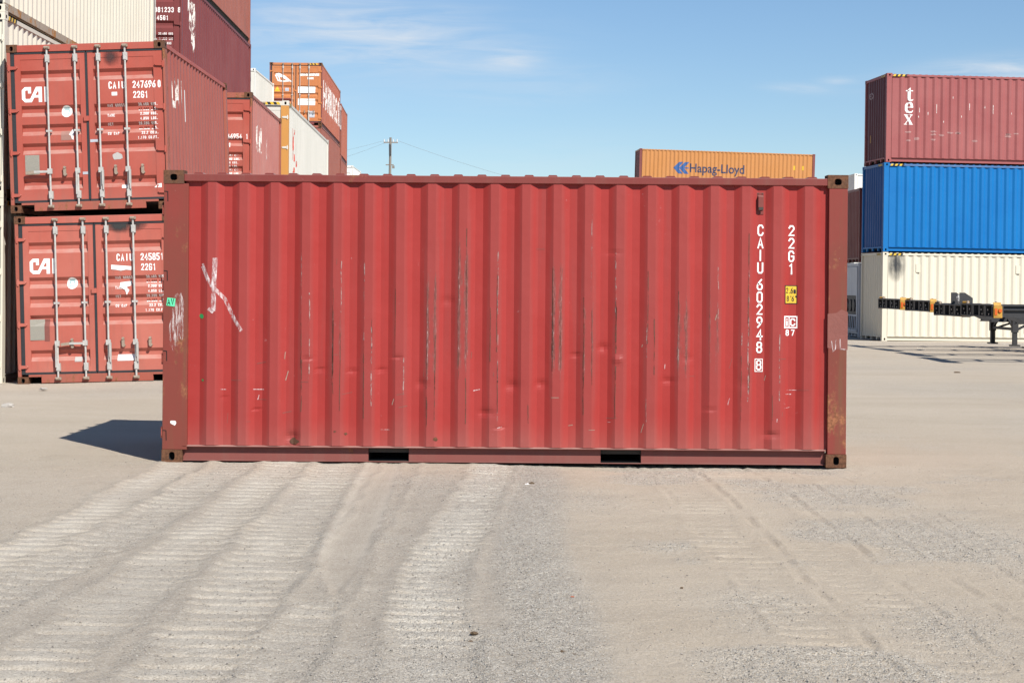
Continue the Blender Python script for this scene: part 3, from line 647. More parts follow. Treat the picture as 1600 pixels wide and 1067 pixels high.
side_mark(mc, 'approval_marking', frame_polys(u0_, u1_, z0_, z1_, 0.011) + [(rect(u0_ + 0.042, u0_ + 0.050, z0_ + 0.011, z1_ - 0.011), 1)] + [(rect(u0_ + 0.020, u0_ + 0.032, z0_ + 0.020, z0_ + 0.066), 1), (rect(u0_ + 0.020, u0_ + 0.032, z0_ + 0.074, z0_ + 0.086), 1)] + text_polys('C', u0_ + 0.055, z0_ + 0.020, 0.068, wr=0.68, sw=0.17), M['letter'])
side_mark(mc, 'approval_marking', text_polys('87', u0_ + 0.014, z0_ - 0.066, 0.054, wr=0.58, sw=0.16, gap=0.34), M['letter'])
# vent
u, z = pm(1189, 318); vb = MB(); yv = -Wd/2 + prof_at(mc['P'], u)
xv = -6.058/2 + u
vb.box(xv - 0.034, xv + 0.030, yv - 0.004, yv - 0.001, z - 0.097, z + 0.097)
vb.poly_extrude([(-0.005, 0.072), (-0.040, 0.060), (-0.040, -0.035), (-0.006, -0.062)], lambda a, b: (xv - 0.022, yv + a, z + b), lambda a, b: (xv + 0.024, yv + a, z + b))
vent = vb.build('vent', M['red_rail'], msd, bevel=0.002)
vb = MB(); vb.box(xv - 0.019, xv + 0.021, yv - 0.0415, yv - 0.034, z - 0.058, z - 0.034)
vb.build('vent_slot', M['floor'], vent)
for a, b in ((-0.02, 0.086), (0.018, 0.086), (0, -0.085)): vb = MB(); vb.tube((xv + a, yv - 0.008, z + b), (xv + a, yv - 0.0045, z + b), 0.005, n=8); vb.build('bolt', M['floor'], vent)
# chalk scrawl, smears, tape, dots
def pl(pts, w): return [(q, 0) for q in strip([pm(*p) for p in pts], w, False)]
side_mark(mc, 'chalk_mark', pl([(316, 416), (325, 438), (336, 452), (350, 467), (358, 484), (366, 500), (377, 517)], 0.032), M['chalk'], 0.002)
side_mark(mc, 'chalk_mark', pl([(336, 403), (334, 440), (333, 486)], 0.042) + pl([(333, 488), (325, 482)], 0.03), M['chalk'], 0.003)
side_mark(mc, 'chalk_mark', pl([(316, 412), (330, 448), (345, 462)], 0.02), M['letter'] if False else M['chalk'], 0.0034)
flatmark('paint_smear', [(blob(*pm(279, 482), 0.055, 0.14, 3, 18, 0.25), 0)], M['smear'], 0.001, mr)
flatmark('paint_smear', [(blob(*pm(272, 520), 0.040, 0.16, 4, 18, 0.25), 0)], M['smear'], 0.0015, mr)
flatmark('paint_smear', [(blob(*pm(283, 500), 0.025, 0.2, 14, 18, 0.25), 0)], M['smear'], 0.0018, mr)
flatmark('torn_label', [(blob(*pm(271, 660), 0.032, 0.022, 8, 11, 0.4), 0)], M['sticker'], 0.002, mr)
u, z = pm(267, 472)
tq = [(-0.040, -0.030), (0.034, -0.040), (0.042, 0.032), (-0.030, 0.040)]
flatmark('green_tape', [([(u + a, z + b) for a, b in tq], 0)], M['tape'], 0.003, mr)
flatmark('tape_writing', text_polys('AV', u - 0.032, z - 0.026, 0.056, wr=0.50, sw=0.14, gap=0.10), M['black'], 0.004, mr)
for (x, y, r) in ((314, 494, 0.022), (316, 594, 0.010)):
    side_mark(mc, 'paint_dot', [(blob(*pm(x, y), r, r, x, 10, 0.2), 0)], M['greendot'])
u, z = pm(1309, 510)
flatmark('repaint_patch', [(([(u - 0.09, z - 0.19), (u + 0.088, z - 0.21), (u + 0.088, z + 0.125), (u + 0.03, z + 0.15), (u - 0.01, z + 0.12), (u - 0.09, z + 0.11)]), 0)], M['patch'], 0.001, mr)
flatmark('chalk_mark', [(q, 0) for q in strip([(u - 0.055, z - 0.13), (u - 0.04, z - 0.22), (u - 0.02, z - 0.20), (u - 0.015, z - 0.12)], 0.009, False)] + [(q, 1) for q in strip([(u + 0.02, z - 0.11), (u + 0.025, z - 0.2), (u + 0.085, z - 0.205)], 0.009, False)], M['chalk'], 0.002, mr)
# long scratches and scuffs across flanges
for i in range(46):
    u = rnd.uniform(0.5, 5.7); z = 0.25 + abs(rnd.gauss(0, 0.6)); ln = rnd.uniform(0.02, 0.10); a = rnd.choice([0, 0, 0.2, 1.5, 1.3])
    if z > 2.3: continue
    side_mark(mc, 'scratch', [(q, 0) for q in strip([(u, z), (u + ln * math.cos(a), z + ln * math.sin(a))], rnd.uniform(0.003, 0.007), False)], rnd.choice([M['patch'], M['patch'], M['chalk'], M['galvrust']]), 0.0012)
M['run'] = plain('rust_run', (0.13, 0.045, 0.030), 0.8, var=0.4, sc=30, alpha_noise=(0.40, 0.56, (30, 30, 9)))
M['run_pale'] = plain('pale_scuff_run', (0.36, 0.24, 0.22), 0.7, var=0.3, sc=30, alpha_noise=(0.48, 0.58, (40, 40, 14)))
for i in range(64):
    k = rnd.choice([3, 4, 4, 5, 6, 7, 7, 8, 8, 9, 9, 10, 11, 11, 12, 12, 13, 14, 15, 15, 16, 16, 17, 18]); e_ = mc['u0'] + k * 0.2785 + rnd.choice([0.069, 0.135]) + rnd.uniform(-0.006, 0.006)
    za = rnd.uniform(0.3, 1.5); zb = min(2.35, za + rnd.uniform(0.15, 0.8)); w_ = rnd.uniform(0.004, 0.010)
    pts = [(e_ + rnd.uniform(-0.003, 0.003), za + (zb - za) * q / 5) for q in range(6)]
    side_mark(mc, 'rust_streak' if i % 3 else 'scuff_streak', [(q, 0) for q in strip(pts, w_, False)], M['run'] if i % 3 else M['run_pale'], 0.0016)
for (x, y, r) in ((459, 690, 0.035), (540, 678, 0.014), (523, 674, 0.010), (680, 686, 0.02)):
    side_mark(mc, 'rust_spot', [(blob(*pm(x, y), r, r * 0.8, x, 12, 0.4), 0)], M['rust_cast'])
# hinge slots on the left post edge
for y in (307, 431, 556, 680):
    u, z = pm(258, y); flatmark('hinge_slot', [(q, 0) for q in strip([(0.004, z + 0.045), (0.034, z + 0.042), (0.036, z - 0.045)], 0.008, False)], M['cavity'], 0.001, mr)

# ================================================================== LEFT YARD STACKS
def down(name_label, *a, **k): return container(name_label, *a, **k)
TA = R(-1.8)
def door_container(label, xr, yn, z, L, H, tilt=0, yaw=0, **k):
    """door end faces the camera; xr = right side x, yn = y of door face"""
    cx = xr - Wd/2 * math.cos(tilt); c = container(label, (0, 0, 0), 0, L=L, H=H, **k)
    m = Matrix.Translation((xr - Wd/2, yn, z)) @ Matrix.Rotation(yaw, 4, 'Z') @ Matrix.Rotation(tilt, 4, 'Y') @ Matrix.Translation((0, L/2, 0)) @ Matrix.Rotation(R(90), 4, 'Z')
    c['root'].matrix_world = m
    return c
YA = 27.6
dimtext_l = [('MAX.GROSS', 1.46, 1.655), ('TARE', 1.50, 1.49), ('NET', 1.47, 1.33), ('CU.CAP.', 1.48, 1.175)]
dimtext_r = [('30.480 KGS.', 1.60), ('67.200 LBS.', 1.52), ('2.200 KGS.', 1.445), ('4.850 LBS.', 1.37), ('28.280 KGS.', 1.29), ('62.350 LBS.', 1.21), ('33.2 CU.M.', 1.13), ('1.170 CU.FT.', 1.05)]
def cai_door(c, num, chk, sub):
    door_mark(c, 'company_marking', cai_polys(0.215, 1.70, 0.235), M['letter'], 0)
    door_mark(c, 'registration_marking', text_polys('CAIU', 1.555, 1.87, 0.112, wr=0.46, sw=0.15, gap=0.14), M['letter'], 1)
    door_mark(c, 'registration_marking', text_polys(num, 1.925, 1.87, 0.112, wr=0.46, sw=0.15, gap=0.085) + (text_polys(chk, 2.325 - 0.01, 1.87, 0.112, wr=0.40, sw=0.15) if chk else []), M['letter'], 1)
    door_mark(c, 'size_code_marking', text_polys('22G1', 1.93, 1.715, 0.108, wr=0.46, sw=0.15, gap=0.10), M['letter'], 1)
    p = []
    for i, (s, v) in enumerate((('MAX GROSS', 1.625), ('TARE', 1.47), ('NET', 1.335), ('CU CAP', 1.19))): p += text_polys(s, 1.525, v - 0.03, 0.042, wr=0.52, sw=0.18, gap=0.2)
    for i, s in enumerate(sub):
        w = len(s) * 0.0; u = 2.31 - sum((0.6 if ch in '.' else 1.0) * 0.0303 for ch in s); p += text_polys(s, u, 1.60 - i * 0.0735, 0.043, wr=0.52, sw=0.18, gap=0.17)
    door_mark(c, 'weights_marking', p, M['letter'], 1)
sub = ['30.480 KGS.', '67.200 LBS.', '2.200 KGS.', '4.850 LBS.', '28.280 KGS.', '62.350 LBS.', '33.2 CU.M.', '1.170 CU.FT.']
gA = 'red containers stacked two high with doors to the yard'
cA = door_container('bottom red container of the left pair, torn white stickers on its door', -5.156, YA, 0.03, 6.058, 2.591, tilt=TA, side=M['red_side'], frame=M['red_frame'], rail=M['red_door2'], cast=M['rust_cast'], door=M['red_door2'], hd=2,
                    handles=('down', 'left', 'latch', 'latch'), group=gA)
cB = door_container('top red container of the left pair, grey data plate by a horizontal door handle', -5.29, YA + 0.02, 2.68, 6.058, 2.591, tilt=TA - R(0.4), side=M['red_side'], frame=M['red_frame'], rail=M['red_door'], cast=M['rust_cast'], door=M['red_door'], hd=2,
                    handles=('left', 'down', 'latch', 'latch'), group=gA)
cai_door(cA, '245851', None, sub); cai_door(cB, '247696', '0', sub)
def round_sticker(c, u, v):
    door_mark(c, 'round_sticker', [(disc(u, v, 0.083, 0.092), 0)], M['sticker'], 0, 0.003); door_mark(c, 'sticker_print', frame_polys(u - 0.04, u + 0.04, v - 0.045, v + 0.035, 0.012) + [(rect(u - 0.04, u + 0.04, v + 0.043, v + 0.06), 0)], M['teal'], 0, 0.0045)
round_sticker(cB, 0.895, 1.545); round_sticker(cA, 0.86, 1.545)
door_mark(cB, 'data_plate', [(rect(0.235, 0.455, 0.585, 0.885), 0)], M['plate'], 0, 0.004); door_mark(cA, 'data_plate', [(rect(0.20, 0.42, 0.68, 1.00), 0)], M['plate'], 0, 0.004)
door_mark(cA, 'repaint_patch', [(rect(0.42, 0.50, 0.66, 1.0), 0)], M['patch'], 0, 0.003)
door_mark(cB, 'sticker_residue', [(blob(1.66, 0.83, 0.085, 0.055, 4, 12, 0.2), 0)], M['greysticker'], 1, 0.003)
door_mark(cB, 'sticker_residue', [(rect(0.80, 0.97, 1.10, 1.24), 0)], plain('faint_grey', (0.30, 0.16, 0.13), 0.6), 0, 0.002)
door_mark(cB, 'torn_sticker', [([(0.965, 1.12), (0.99, 1.10), (1.0, 1.25), (0.96, 1.27), (0.97, 1.2), (0.92, 1.19), (0.955, 1.165)], 0)], M['sticker'], 0, 0.003)
door_mark(cB, 'torn_sticker', [(rect(1.715, 1.815, 0.335, 0.385), 0)], M['sticker'], 1, 0.003)
door_mark(cB, 'torn_sticker', [([(2.215, 0.33), (2.33, 0.33), (2.33, 0.395), (2.27, 0.385)], 0)], M['sticker'], 1, 0.003)
door_mark(cB, 'white_label', [(rect(1.60, 1.685, 1.765, 1.82), 0)], M['sticker'], 1, 0.003)
door_mark(cB, 'tape_strip', [(rect(1.23 + 0.02, 1.37, 1.055, 1.10), 0)], M['silver'], 1, 0.004)
door_mark(cB, 'tape_strip', [(rect(1.12, 1.20, 0.565, 0.605), 0)], M['silver'], 0, 0.004)
door_mark(cA, 'torn_sticker', [([(1.47, 1.745), (1.55, 1.735), (1.62, 1.72), (1.70, 1.735), (1.78, 1.725), (1.78, 1.785), (1.47, 1.815)], 0)], M['sticker'], 1, 0.006)
door_mark(cA, 'torn_sticker', [([(1.60, 1.54), (1.78, 1.56), (1.765, 1.49), (1.70, 1.465), (1.745, 1.42), (1.70, 1.34), (1.68, 1.42), (1.60, 1.47)], 0)], M['sticker'], 1, 0.010)
door_mark(cA, 'torn_sticker', [(rect(1.535, 1.80, 0.335, 0.43), 0)], M['sticker'], 1, 0.003)
door_mark(cA, 'torn_sticker', [(rect(0.875, 0.99, 0.335, 0.41), 0)], M['greysticker'], 0, 0.003)
door_mark(cB, 'soot_smudge', [(rect(1.42, 1.82, 2.18, 2.44), 0)], soft('soft_soot_b', (0.06, 0.03, 0.03), 1, Wd/2 - 1.62, 0.16, 2.36, 0.15, 1.2), 1, 0.003); door_mark(cA, 'soot_smudge', [(rect(1.30, 2.1, 2.18, 2.44), 0)], soft('soft_soot_a', (0.03, 0.03, 0.03), 1, Wd/2 - 1.70, 0.36, 2.43, 0.14, 2.0), 1, 0.003)
# side emblem, worn
side_mark(cB, 'company_marking', cai_polys(0.62, 1.62, 0.50), M['peeling']); side_mark(cB, 'beige_stripe', [(rect(1.62, 1.70, 1.48, 2.0), 0)], M['sticker'])

# cream column on the far left: x right side -7.9
gC = 'cream containers in the far left column'
cC1 = door_container('lowest cream container at the left edge, beside the bottom red container', -7.93, YA + 0.3, -0.02, 12.192, 2.896, side=M['cream'], frame=M['cream'], hd=1, group=gC)
cC2 = door_container('middle cream container at the left edge with a yellow black stripe on its corner', -7.93, YA + 0.3, 2.88, 12.192, 2.896, side=M['cream'], frame=M['cream'], rustybottom=M['creamrust'], hd=1, group=gC)
cC3 = door_container('topmost cream container at the upper left with a brown rusty bottom rail', -7.93, YA + 0.3, 5.78, 12.0, 2.896, side=M['cream'], frame=M['cream'], rustybottom=M['creamrust'], hd=1, group=gC, yaw=R(0.4))
stripes(cC1['root'], 12.192, 2.896); stripes(cC2['root'], 12.192, 2.896)
door_mark(cC1, 'number_marking', text_polys('830', 2.05, 2.45, 0.10, gap=0.25), M['black'], 1)
door_mark(cC2, 'number_marking', text_polys('4310', 1.95, 2.15, 0.12, gap=0.2), M['black'], 1)
cb = MB(); cb.box(-6.0, 6.0, -Wd/2 - 0.004, -Wd/2 + 0.02, 0.03, 0.145); cb.build('rail_plate', M['creamrust'], cC3['root'])
# maroon column behind: right side about x = -7.9, y 41
gD = 'maroon forty foot containers stacked behind the cream ones'
z_ = 0.0
for i, (lab, mt, H_) in enumerate((('lowest maroon container of the tall column behind the cream containers', 'maroon', 2.896), ('second maroon container up in the tall column behind the cream containers', 'maroon', 2.896),
                               ('dark maroon container above the left red pair, white number on its door', 'maroon', 2.896), ('brownish red container on top of the dark maroon one, cut off by the top edge', 'brownred', 2.896))):
    c = door_container(lab, -7.68 - (0.0 if i < 3 else 0.02), 41.4, z_, 12.192, H_, side=M[mt], frame=M[mt], rustybottom=M['floor'] if i == 3 else None, hd=1, group=gD, yaw=R(0.85))
    if i == 2:
        door_mark(c, 'registration_marking', text_polys('081233 8', 1.80, 2.02, 0.12, wr=0.5, gap=0.15) + text_polys('45G1', 1.86, 1.84, 0.11, wr=0.5, gap=0.15), M['letter'], 1)
        p = []
        for k, s in enumerate(['32.480 KGS', '71.200 LBS', '3.880 KGS', '8.510 LBS']): p += text_polys(s, 1.90, 1.50 - 0.11 * k, 0.055, wr=0.5, gap=0.15)
        door_mark(c, 'weights_marking', p, M['letter'], 1)
        side_mark(c, 'company_marking', [([(1.0, 2.0), (1.35, 1.75), (1.6, 1.45), (1.85, 1.3), (2.05, 1.5), (2.05, 2.5), (1.0, 2.5)], 0)], M['peeling'])
        dk = c
    z_ += H_
# red container behind the pair: door partly seen, x right -5.42
gE = 'red containers in the row behind the left pair'
YE = 37.0
cE1 = door_container('lower red container in the second row, hidden behind the left pair', -5.40, YE, 0.28, 6.058, 2.591, side=M['pink_side'], frame=M['red_frame'], door=M['red_door'], hd=1, group=gE, yaw=R(1.65))
cE = door_container('pinkish red container behind the left pair, number ending 954 1 on its door', -5.40, YE, 2.93, 6.058, 2.591, side=M['pink_side'], frame=M['red_frame'], door=M['red_door'], cast=M['rust_cast'], hd=1, group=gE, yaw=R(1.65))
door_mark(cE, 'registration_marking', text_polys('246954', 1.87, 1.62, 0.11, wr=0.46, gap=0.1) + text_polys('1', 2.315, 1.62, 0.11, wr=0.4) + text_polys('22G1', 1.77, 1.45, 0.11, wr=0.46, gap=0.1), M['letter'], 1)
p = []
for k, s in enumerate(sub): p += text_polys(s, 1.86, 1.26 - 0.075 * k, 0.045, wr=0.52, sw=0.18, gap=0.2)
door_mark(cE, 'weights_marking', p, M['letter'], 1)
side_mark(cE, 'company_marking', cai_polys(0.95, 1.45, 0.55), M['peeling']); side_mark(cE, 'paint_smear', [(blob(2.9, 1.6, 0.12, 0.28, 5), 0)], M['smear'])
# white forty foot with ochre post
YF = 43.7; gF = 'white and brown high cube containers further along the left row'
cF1 = door_container('lower pale container in the row beyond, hidden under the white one', -5.48, YF, 0.22, 12.192, 2.896, side=M['palegrey'], frame=M['palegrey'], hd=1, group=gF, yaw=R(1.3), doorpost=0.19)
cF = door_container('dirty white container with an ochre corner post and red markings', -5.48, YF, 3.13, 12.192, 2.896, side=M['palegrey'], frame=M['palegrey'], hd=1, group=gF, yaw=R(1.3), doorpost=0.19)
for c in cF['root'].children:
    if c.name.startswith('corner_post') and c.data.vertices[0].co.x < 0 and c.data.vertices[0].co.y < 0 and min(v.co.x for v in c.data.vertices) < 0 and min(v.co.y for v in c.data.vertices) < -1.2: c.data.materials[0] = M['ochre']
stripes(cF['root'], 12.192, 2.896)
side_mark(cF, 'company_marking', font_polys('K', 1.0, 1.55, 0.75, 1.0, 0.03) + font_polys('L', 1.9, 1.45, 0.7, 1.0, 0.03) + font_polys('Gm', 1.2, 0.75, 0.6, 1.0, 0.03), M['redmark'])
# tall distant column with the orange container on top
gH = 'containers of the tall distant left column'
for i, lab in enumerate(('lowest white container beyond the brownish end column', 'second white container beyond the brownish end column', 'third white container, a sliver beyond the brownish end column')):
    door_container(lab, -10.25, 115, i * 2.9 + 0.4, 6.058, 2.896, side=M['white'], frame=M['white'], hd=0, rods=False, group='white containers beyond the end column')
for i, (lab, H_, mt) in enumerate((('bottom container of the tall distant column, hidden behind the row', 2.896, 'brownred'), ('second container of the tall distant column, hidden behind the row', 2.896, 'brownred'),
        ('brown red container under the orange one in the tall distant column', 2.896, 'brownred'), ('orange container topping the tall distant column, white swirl emblem on its door', 2.896, 'orange'))):
    c = door_container(lab, -8.90, 83.3, i * 2.9 + 0.2, 12.192, H_, side=M['orangeside'] if i == 3 else M[mt], frame=M['darkred'] if i == 3 else M[mt], door=M[mt], cast=M['rust_cast'], rail=M[mt], rustybottom=M['maroon'], hd=1, group=gH, yaw=R(1.5))
    if i == 3:
        stripes(c['root'], 12.192, 2.896)
        side_mark(c, 'company_marking', font_polys('HAMBURG SÜD', 0.9, 0.95, 1.25, 1.05, 0.02), M['worn'], 0.006)
        q = [(0.25, 2.35), (0.42, 2.42), (0.75, 2.25), (1.05, 1.98), (0.80, 2.05), (0.60, 2.20), (0.45, 2.22), (0.35, 2.28)]
        door_mark(c, 'company_marking', [(q, 0)] + [(z, 0) for z in strip([(0.28, 2.30), (0.40, 2.05), (0.62, 2.02), (1.0, 2.04)], 0.055, False)] + [(z, 1) for z in strip([(0.30, 2.38), (0.45, 2.18), (0.50, 2.0)], 0.05, False)], M['letter'], 0, 0.006)
        door_mark(c, 'label', [(rect(1.42, 2.30, 2.28, 2.40), 0), (rect(1.75, 2.05, 2.12, 2.22), 0)], M['worn'], 1, 0.006)
        door_mark(c, 'label', [(rect(1.32, 2.12, 1.48, 1.78), 0), (rect(1.32, 2.12, 0.92, 1.22), 0)], M['sticker'], 1, 0.006)
        door_mark(c, 'hazard_label', [([(0.22, 1.55), (0.50, 1.55), (0.36, 1.80)], 0)], M['yellow'], 0, 0.006); door_mark(c, 'label', [(rect(0.72, 0.90, 1.56, 1.72), 0)], M['silver'], 0, 0.006)
        door_mark(c, 'repaint_patch', [(rect(0.22, 1.0, 1.10, 1.24), 0)], M['maroon'], 0, 0.004); door_mark(c, 'data_plate', [(rect(1.85, 2.1, 0.35, 0.65), 0)], M['silver'], 1, 0.006)
for i, lab in enumerate(('first level of the brownish end column in the distance', 'second level of the brownish end column in the distance', 'third level of the brownish end column in the distance', 'faded red container topping the brownish end column, just behind the orange one')):
    c = door_container(lab, -9.28, 96.8, i * 2.9 - 0.35, 6.058, 2.896, side=M['orangeside'] if i == 3 else M['brownred'], frame=M['brownred'], rustybottom=M['maroon'], hd=0, rods=False, group=gH, yaw=R(2.3))
for i in range(4):
    c = door_container(('cream container topping the column between the maroon and the orange ones', 'third level cream container beneath the top one, behind the maroon column', 'second level cream container behind the maroon column', 'ground level cream container behind the maroon column')[3 - i], -11.10, 77.0, i * 2.6 + 0.38, 6.058, 2.591, side=M['palegrey'], frame=M['white'], hd=0, rods=False, group='cream containers in a distant column')

# ================================================================== RIGHT STACKS
def stack_at(x, Y): return ((x - 800) * Y / 2800, Y)
def side_container(label, xn, yn, z, L, H, yaw, tilt=0, **k):
    """long side faces the camera; (xn, yn) = near left bottom corner"""
    c = container(label, (0, 0, 0), 0, L=L, H=H, **k)
    c['root'].matrix_world = Matrix.Translation((xn, yn, z)) @ Matrix.Rotation(tilt, 4, 'Y') @ Matrix.Rotation(yaw, 4, 'Z') @ Matrix.Translation((L/2, Wd/2, 0))
    return c
gR = 'high cube containers stacked three high on the right'
YR = 58.4; XR = (1378.5 - 800) * YR / 2800
yawR = R(5.5)
cO = side_container('cream container on the ground at the right with a black soot smudge', XR, YR, -0.17, 12.192, 2.896, yawR, R(0.35), side=M['creamnew'], frame=M['creamnew'], end='blind', hd=1, group=gR, rustybottom=M['creamnew'])
cN = side_container('bright blue container in the middle of the right stack', XR + 0.02, YR, 2.745, 12.192, 2.896, yawR, R(0.4), side=M['blue'], frame=M['blue'], endm=M['navyshade'], rail=M['bluerail'], end='blind', hd=1, group=gR, rustybottom=M['blue'])
cM = side_container('maroon container on top of the right stack with three white letters', XR + 0.09, YR, 5.66, 12.192, 2.896, yawR, R(0.4), side=M['tex'], frame=M['tex'], endm=M['maroonshade'], end='blind', hd=1, group=gR, scrapes=None)
soot_o = soft('soft_soot', (0.05, 0.055, 0.06), 0, -6.096 + 0.44, 0.36, 2.52, 0.62, 1.25, (7, 7, 2.2))
for c in (cO, cN, cM): stripes(c['root'], 12.192, 2.896)
side_mark(cO, 'soot_stain', [(rect(0.20, 1.0, 1.6, 2.78), 0)], soot_o, 0.004)
for uu in (1.18, 4.55):
    vb = MB(); vb.box(-6.096 + uu - 0.07, -6.096 + uu + 0.07, -Wd/2 - 0.01, -Wd/2 + 0.03, 2.25, 2.52); vb.build('vent', M['creamnew'], cO['side'])
# serif lettering
def serif(ch, u, v, h):
    k = h / 10.0; S = {
     't': [[(2,8),(4.2,8),(4.2,2),(2,2.6)], [(4.2,8),(4.2,11),(3.2,10.3),(2,9)], [(2,8),(2,9),(0.6,8.6),(0.6,8)], [(4.2,8.7),(4.2,8),(6.4,8),(6.4,8.7)], [(2,2.6),(4.2,2),(4.6,1.4),(3.6,0.0),(2.3,0.9)], [(4.6,1.4),(5.6,1.2),(6.7,2.0),(6.6,1.1),(5,0),(3.6,0)]],
     'e': [[(0.4,2.6),(2.6,2.8),(2.5,6.4),(0.4,6.4)], [(0.4,6.4),(2.5,6.4),(3.3,8.1),(3.9,9),(1.6,8.4)], [(3.3,8.1),(4.4,7.8),(4.8,6.4),(7.2,5.8),(6.6,8.0),(5.2,9),(3.9,9)], [(4.8,6.4),(4.9,5.2),(7.3,4.6),(7.2,5.8)], [(2.55,5.2),(2.6,4.6),(7.3,4.6),(4.9,5.2)], [(0.4,2.6),(1.6,0.6),(4,0),(4.2,1.2),(2.6,2.8)], [(4,0),(6.2,0.6),(7.3,2.4),(6.8,2.7),(5.8,1.6),(4.2,1.2)]],
     'x': [[(0.2,8.9),(0.2,8.3),(1.0,8.2),(2.8,8.2),(4.2,8.3),(4.2,8.9)], [(1.0,8.2),(5.2,0.7),(7.6,0.7),(3.2,8.2)], [(5.0,8.9),(5.0,8.3),(8.0,8.3),(8.0,8.9)], [(6.2,8.3),(7.0,8.3),(5.05,5.05),(4.75,5.55)], [(1.1,0.7),(1.9,0.7),(3.75,3.3),(3.35,4.0)], [(0.1,0),(3.1,0),(3.1,0.6),(0.1,0.6)], [(4.4,0),(8.2,0),(8.2,0.6),(4.4,0.6)]]}
    return [([(u + x * k, v + y * k) for x, y in q], 0) for q in S[ch]]
side_mark(cM, 'company_marking', serif('t', 0.62, 1.99, 0.41) + serif('e', 0.605, 1.60, 0.40) + serif('x', 0.585, 1.23, 0.37), M['letter'], 0.006)
decal('company_marking', font_polys('tex', 0.28, 2.2, 0.34, 1.1), cM['dm'], plain('faint_lettering', (0.30, 0.22, 0.23), 0.6), cM['doors'][0], fu=cM['fue'], off=0.004)
decal('label', [(rect(0.55, 0.72, 0.75, 1.0), 0)], cM['dm'], plain('faint_yellow', (0.45, 0.25, 0.08), 0.6), cM['doors'][0], fu=cM['fue'], off=0.004)
rnd = random.Random(11)
for i in range(18):
    k = rnd.randint(1, 17); uu = cM['u0'] + 0.28 * k + 0.10 + rnd.uniform(-0.02, 0.05); zz = rnd.uniform(1.2, 2.3)
    side_mark(cM, 'scratch', [(rect(uu, uu + 0.016, zz, zz + rnd.uniform(0.05, 0.3)), 0)], M['worn'], 0.004)
for i in range(16):
    k = rnd.randint(1, 14); uu = cM['u0'] + 0.28 * k + 0.05; zz = rnd.choice([0.75, 0.95, 1.0]) + rnd.uniform(-0.05, 0.05)
    side_mark(cM, 'scuff', [(blob(uu, zz, 0.09, 0.03, i, 10, 0.4), 0)], plain('pinkish_scuff', (0.38, 0.2, 0.19), 0.6) if i == 0 else bpy.data.materials['pinkish_scuff'], 0.004)

# dark red + reefer behind
gS = 'containers in the second row behind the right stack'
X2 = 12.08; Y2 = 62.4
rf = side_container('pale grey refrigerated container on the ground behind the right stack', X2, Y2, -0.17, 12.192, 2.591, R(1), side=M['reefer'], frame=M['reefer'], end='blind', hd=1, group=gS, name='refrigerated_container')
e = MB()
e.box(-6.13, -6.09, -1.05, 1.05, 1.45, 2.45); e.box(-6.13, -6.09, -1.05, -0.92, 0.3, 1.449); e.box(-6.13, -6.09, 0.92, 1.05, 0.3, 1.449); e.box(-6.135, -6.088, -0.919, 0.919, 0.72, 0.78)
e.build('cover_panel', M['reefer'], rf['root'])
e = MB(); e.box(-6.12, -6.10, -0.915, 0.915, 0.79, 1.44); e.box(-6.12, -6.10, -0.915, 0.915, 0.31, 0.715)
for k in range(3): e.tube((-6.16, -0.6 + 0.6*k, 1.1), (-6.121, -0.6 + 0.6*k, 1.1), 0.22, n=14)
e.build('machinery_grille', M['black_steel'], rf['root'])
e = MB()
for k in range(5): e.bar((-6.15, -0.9 + 0.4*k, 0.25), (-6.15, -0.7 + 0.4*k, 0.72), 0.03)
e.box(-6.17, -6.14, -1.1, 1.1, 0.2, 0.25); e.build('frame_bracing', M['reefer'], rf['root'])
side_container('dark red container resting on the grey refrigerated one', X2, Y2, 2.44, 12.192, 2.591, R(1), side=M['darkred'], frame=M['darkred'], end='blind', hd=1, group=gS)
gW = 'white containers in a distant stack behind the right stack'
for i, lab in enumerate(('white container at the bottom of the distant stack behind the dark red one', 'white container in the middle of the distant stack behind the dark red one', 'small white container peeking above the dark red one')):
    side_container(lab, (1334 - 800) * 95 / 2800, 95, -0.2 + 2.591 * i, 6.058, 2.591, R(2), side=M['white'], frame=M['white'], end='blind', hd=0, group=gW)
# orange container seen over the roof
gO = 'orange containers stacked four high in the distance'
X3 = (997 - 800) * 123 / 2800; z_ = 0.0
for i, lab in enumerate(('orange container at the bottom of the distant middle stack', 'second orange container up in the distant middle stack', 'third orange container up in the distant middle stack', 'orange container with a blue emblem and dark name seen over the red roof')):
    H_ = (2.896, 2.896, 2.591, 2.591)[i]
    c = side_container(lab, X3, 123, z_ - 0.03, 12.192, H_, R(3.5), R(1.25), side=M['orangehl'], frame=M['darkred'] if i == 3 else M['orangehl'], rail=M['orangehl'], endm=M['darkred'], end='blind', hd=0, group=gO); z_ += H_
    if i == 3:
        side_mark(c, 'company_marking', font_polys('Hapag-Lloyd', 3.45, 1.08, 0.59, 0.91, 0.014), M['navy'], 0.008)
        E = []
        for dx in (0.0, 0.40): E += [([(2.35 + dx, 1.35), (2.75 + dx, 1.75), (3.05 + dx, 1.75), (2.68 + dx, 1.35)], 0), ([(2.35 + dx, 1.35), (2.68 + dx, 1.35), (3.02 + dx, 0.95), (2.72 + dx, 0.95)], 0)]
        E += [([(2.82, 1.39), (3.42, 1.39), (3.42, 1.31), (2.82, 1.31)], 1), ([(2.66, 1.35), (2.78, 1.5), (2.78, 1.2)], 1)]
        side_mark(c, 'emblem', E, M['hlblue'], 0.008)
        for uu in (10.7, 11.3): side_mark(c, 'label', [(rect(uu, uu + 0.12, 1.45, 1.75), 0)], M['yellow'], 0.008)

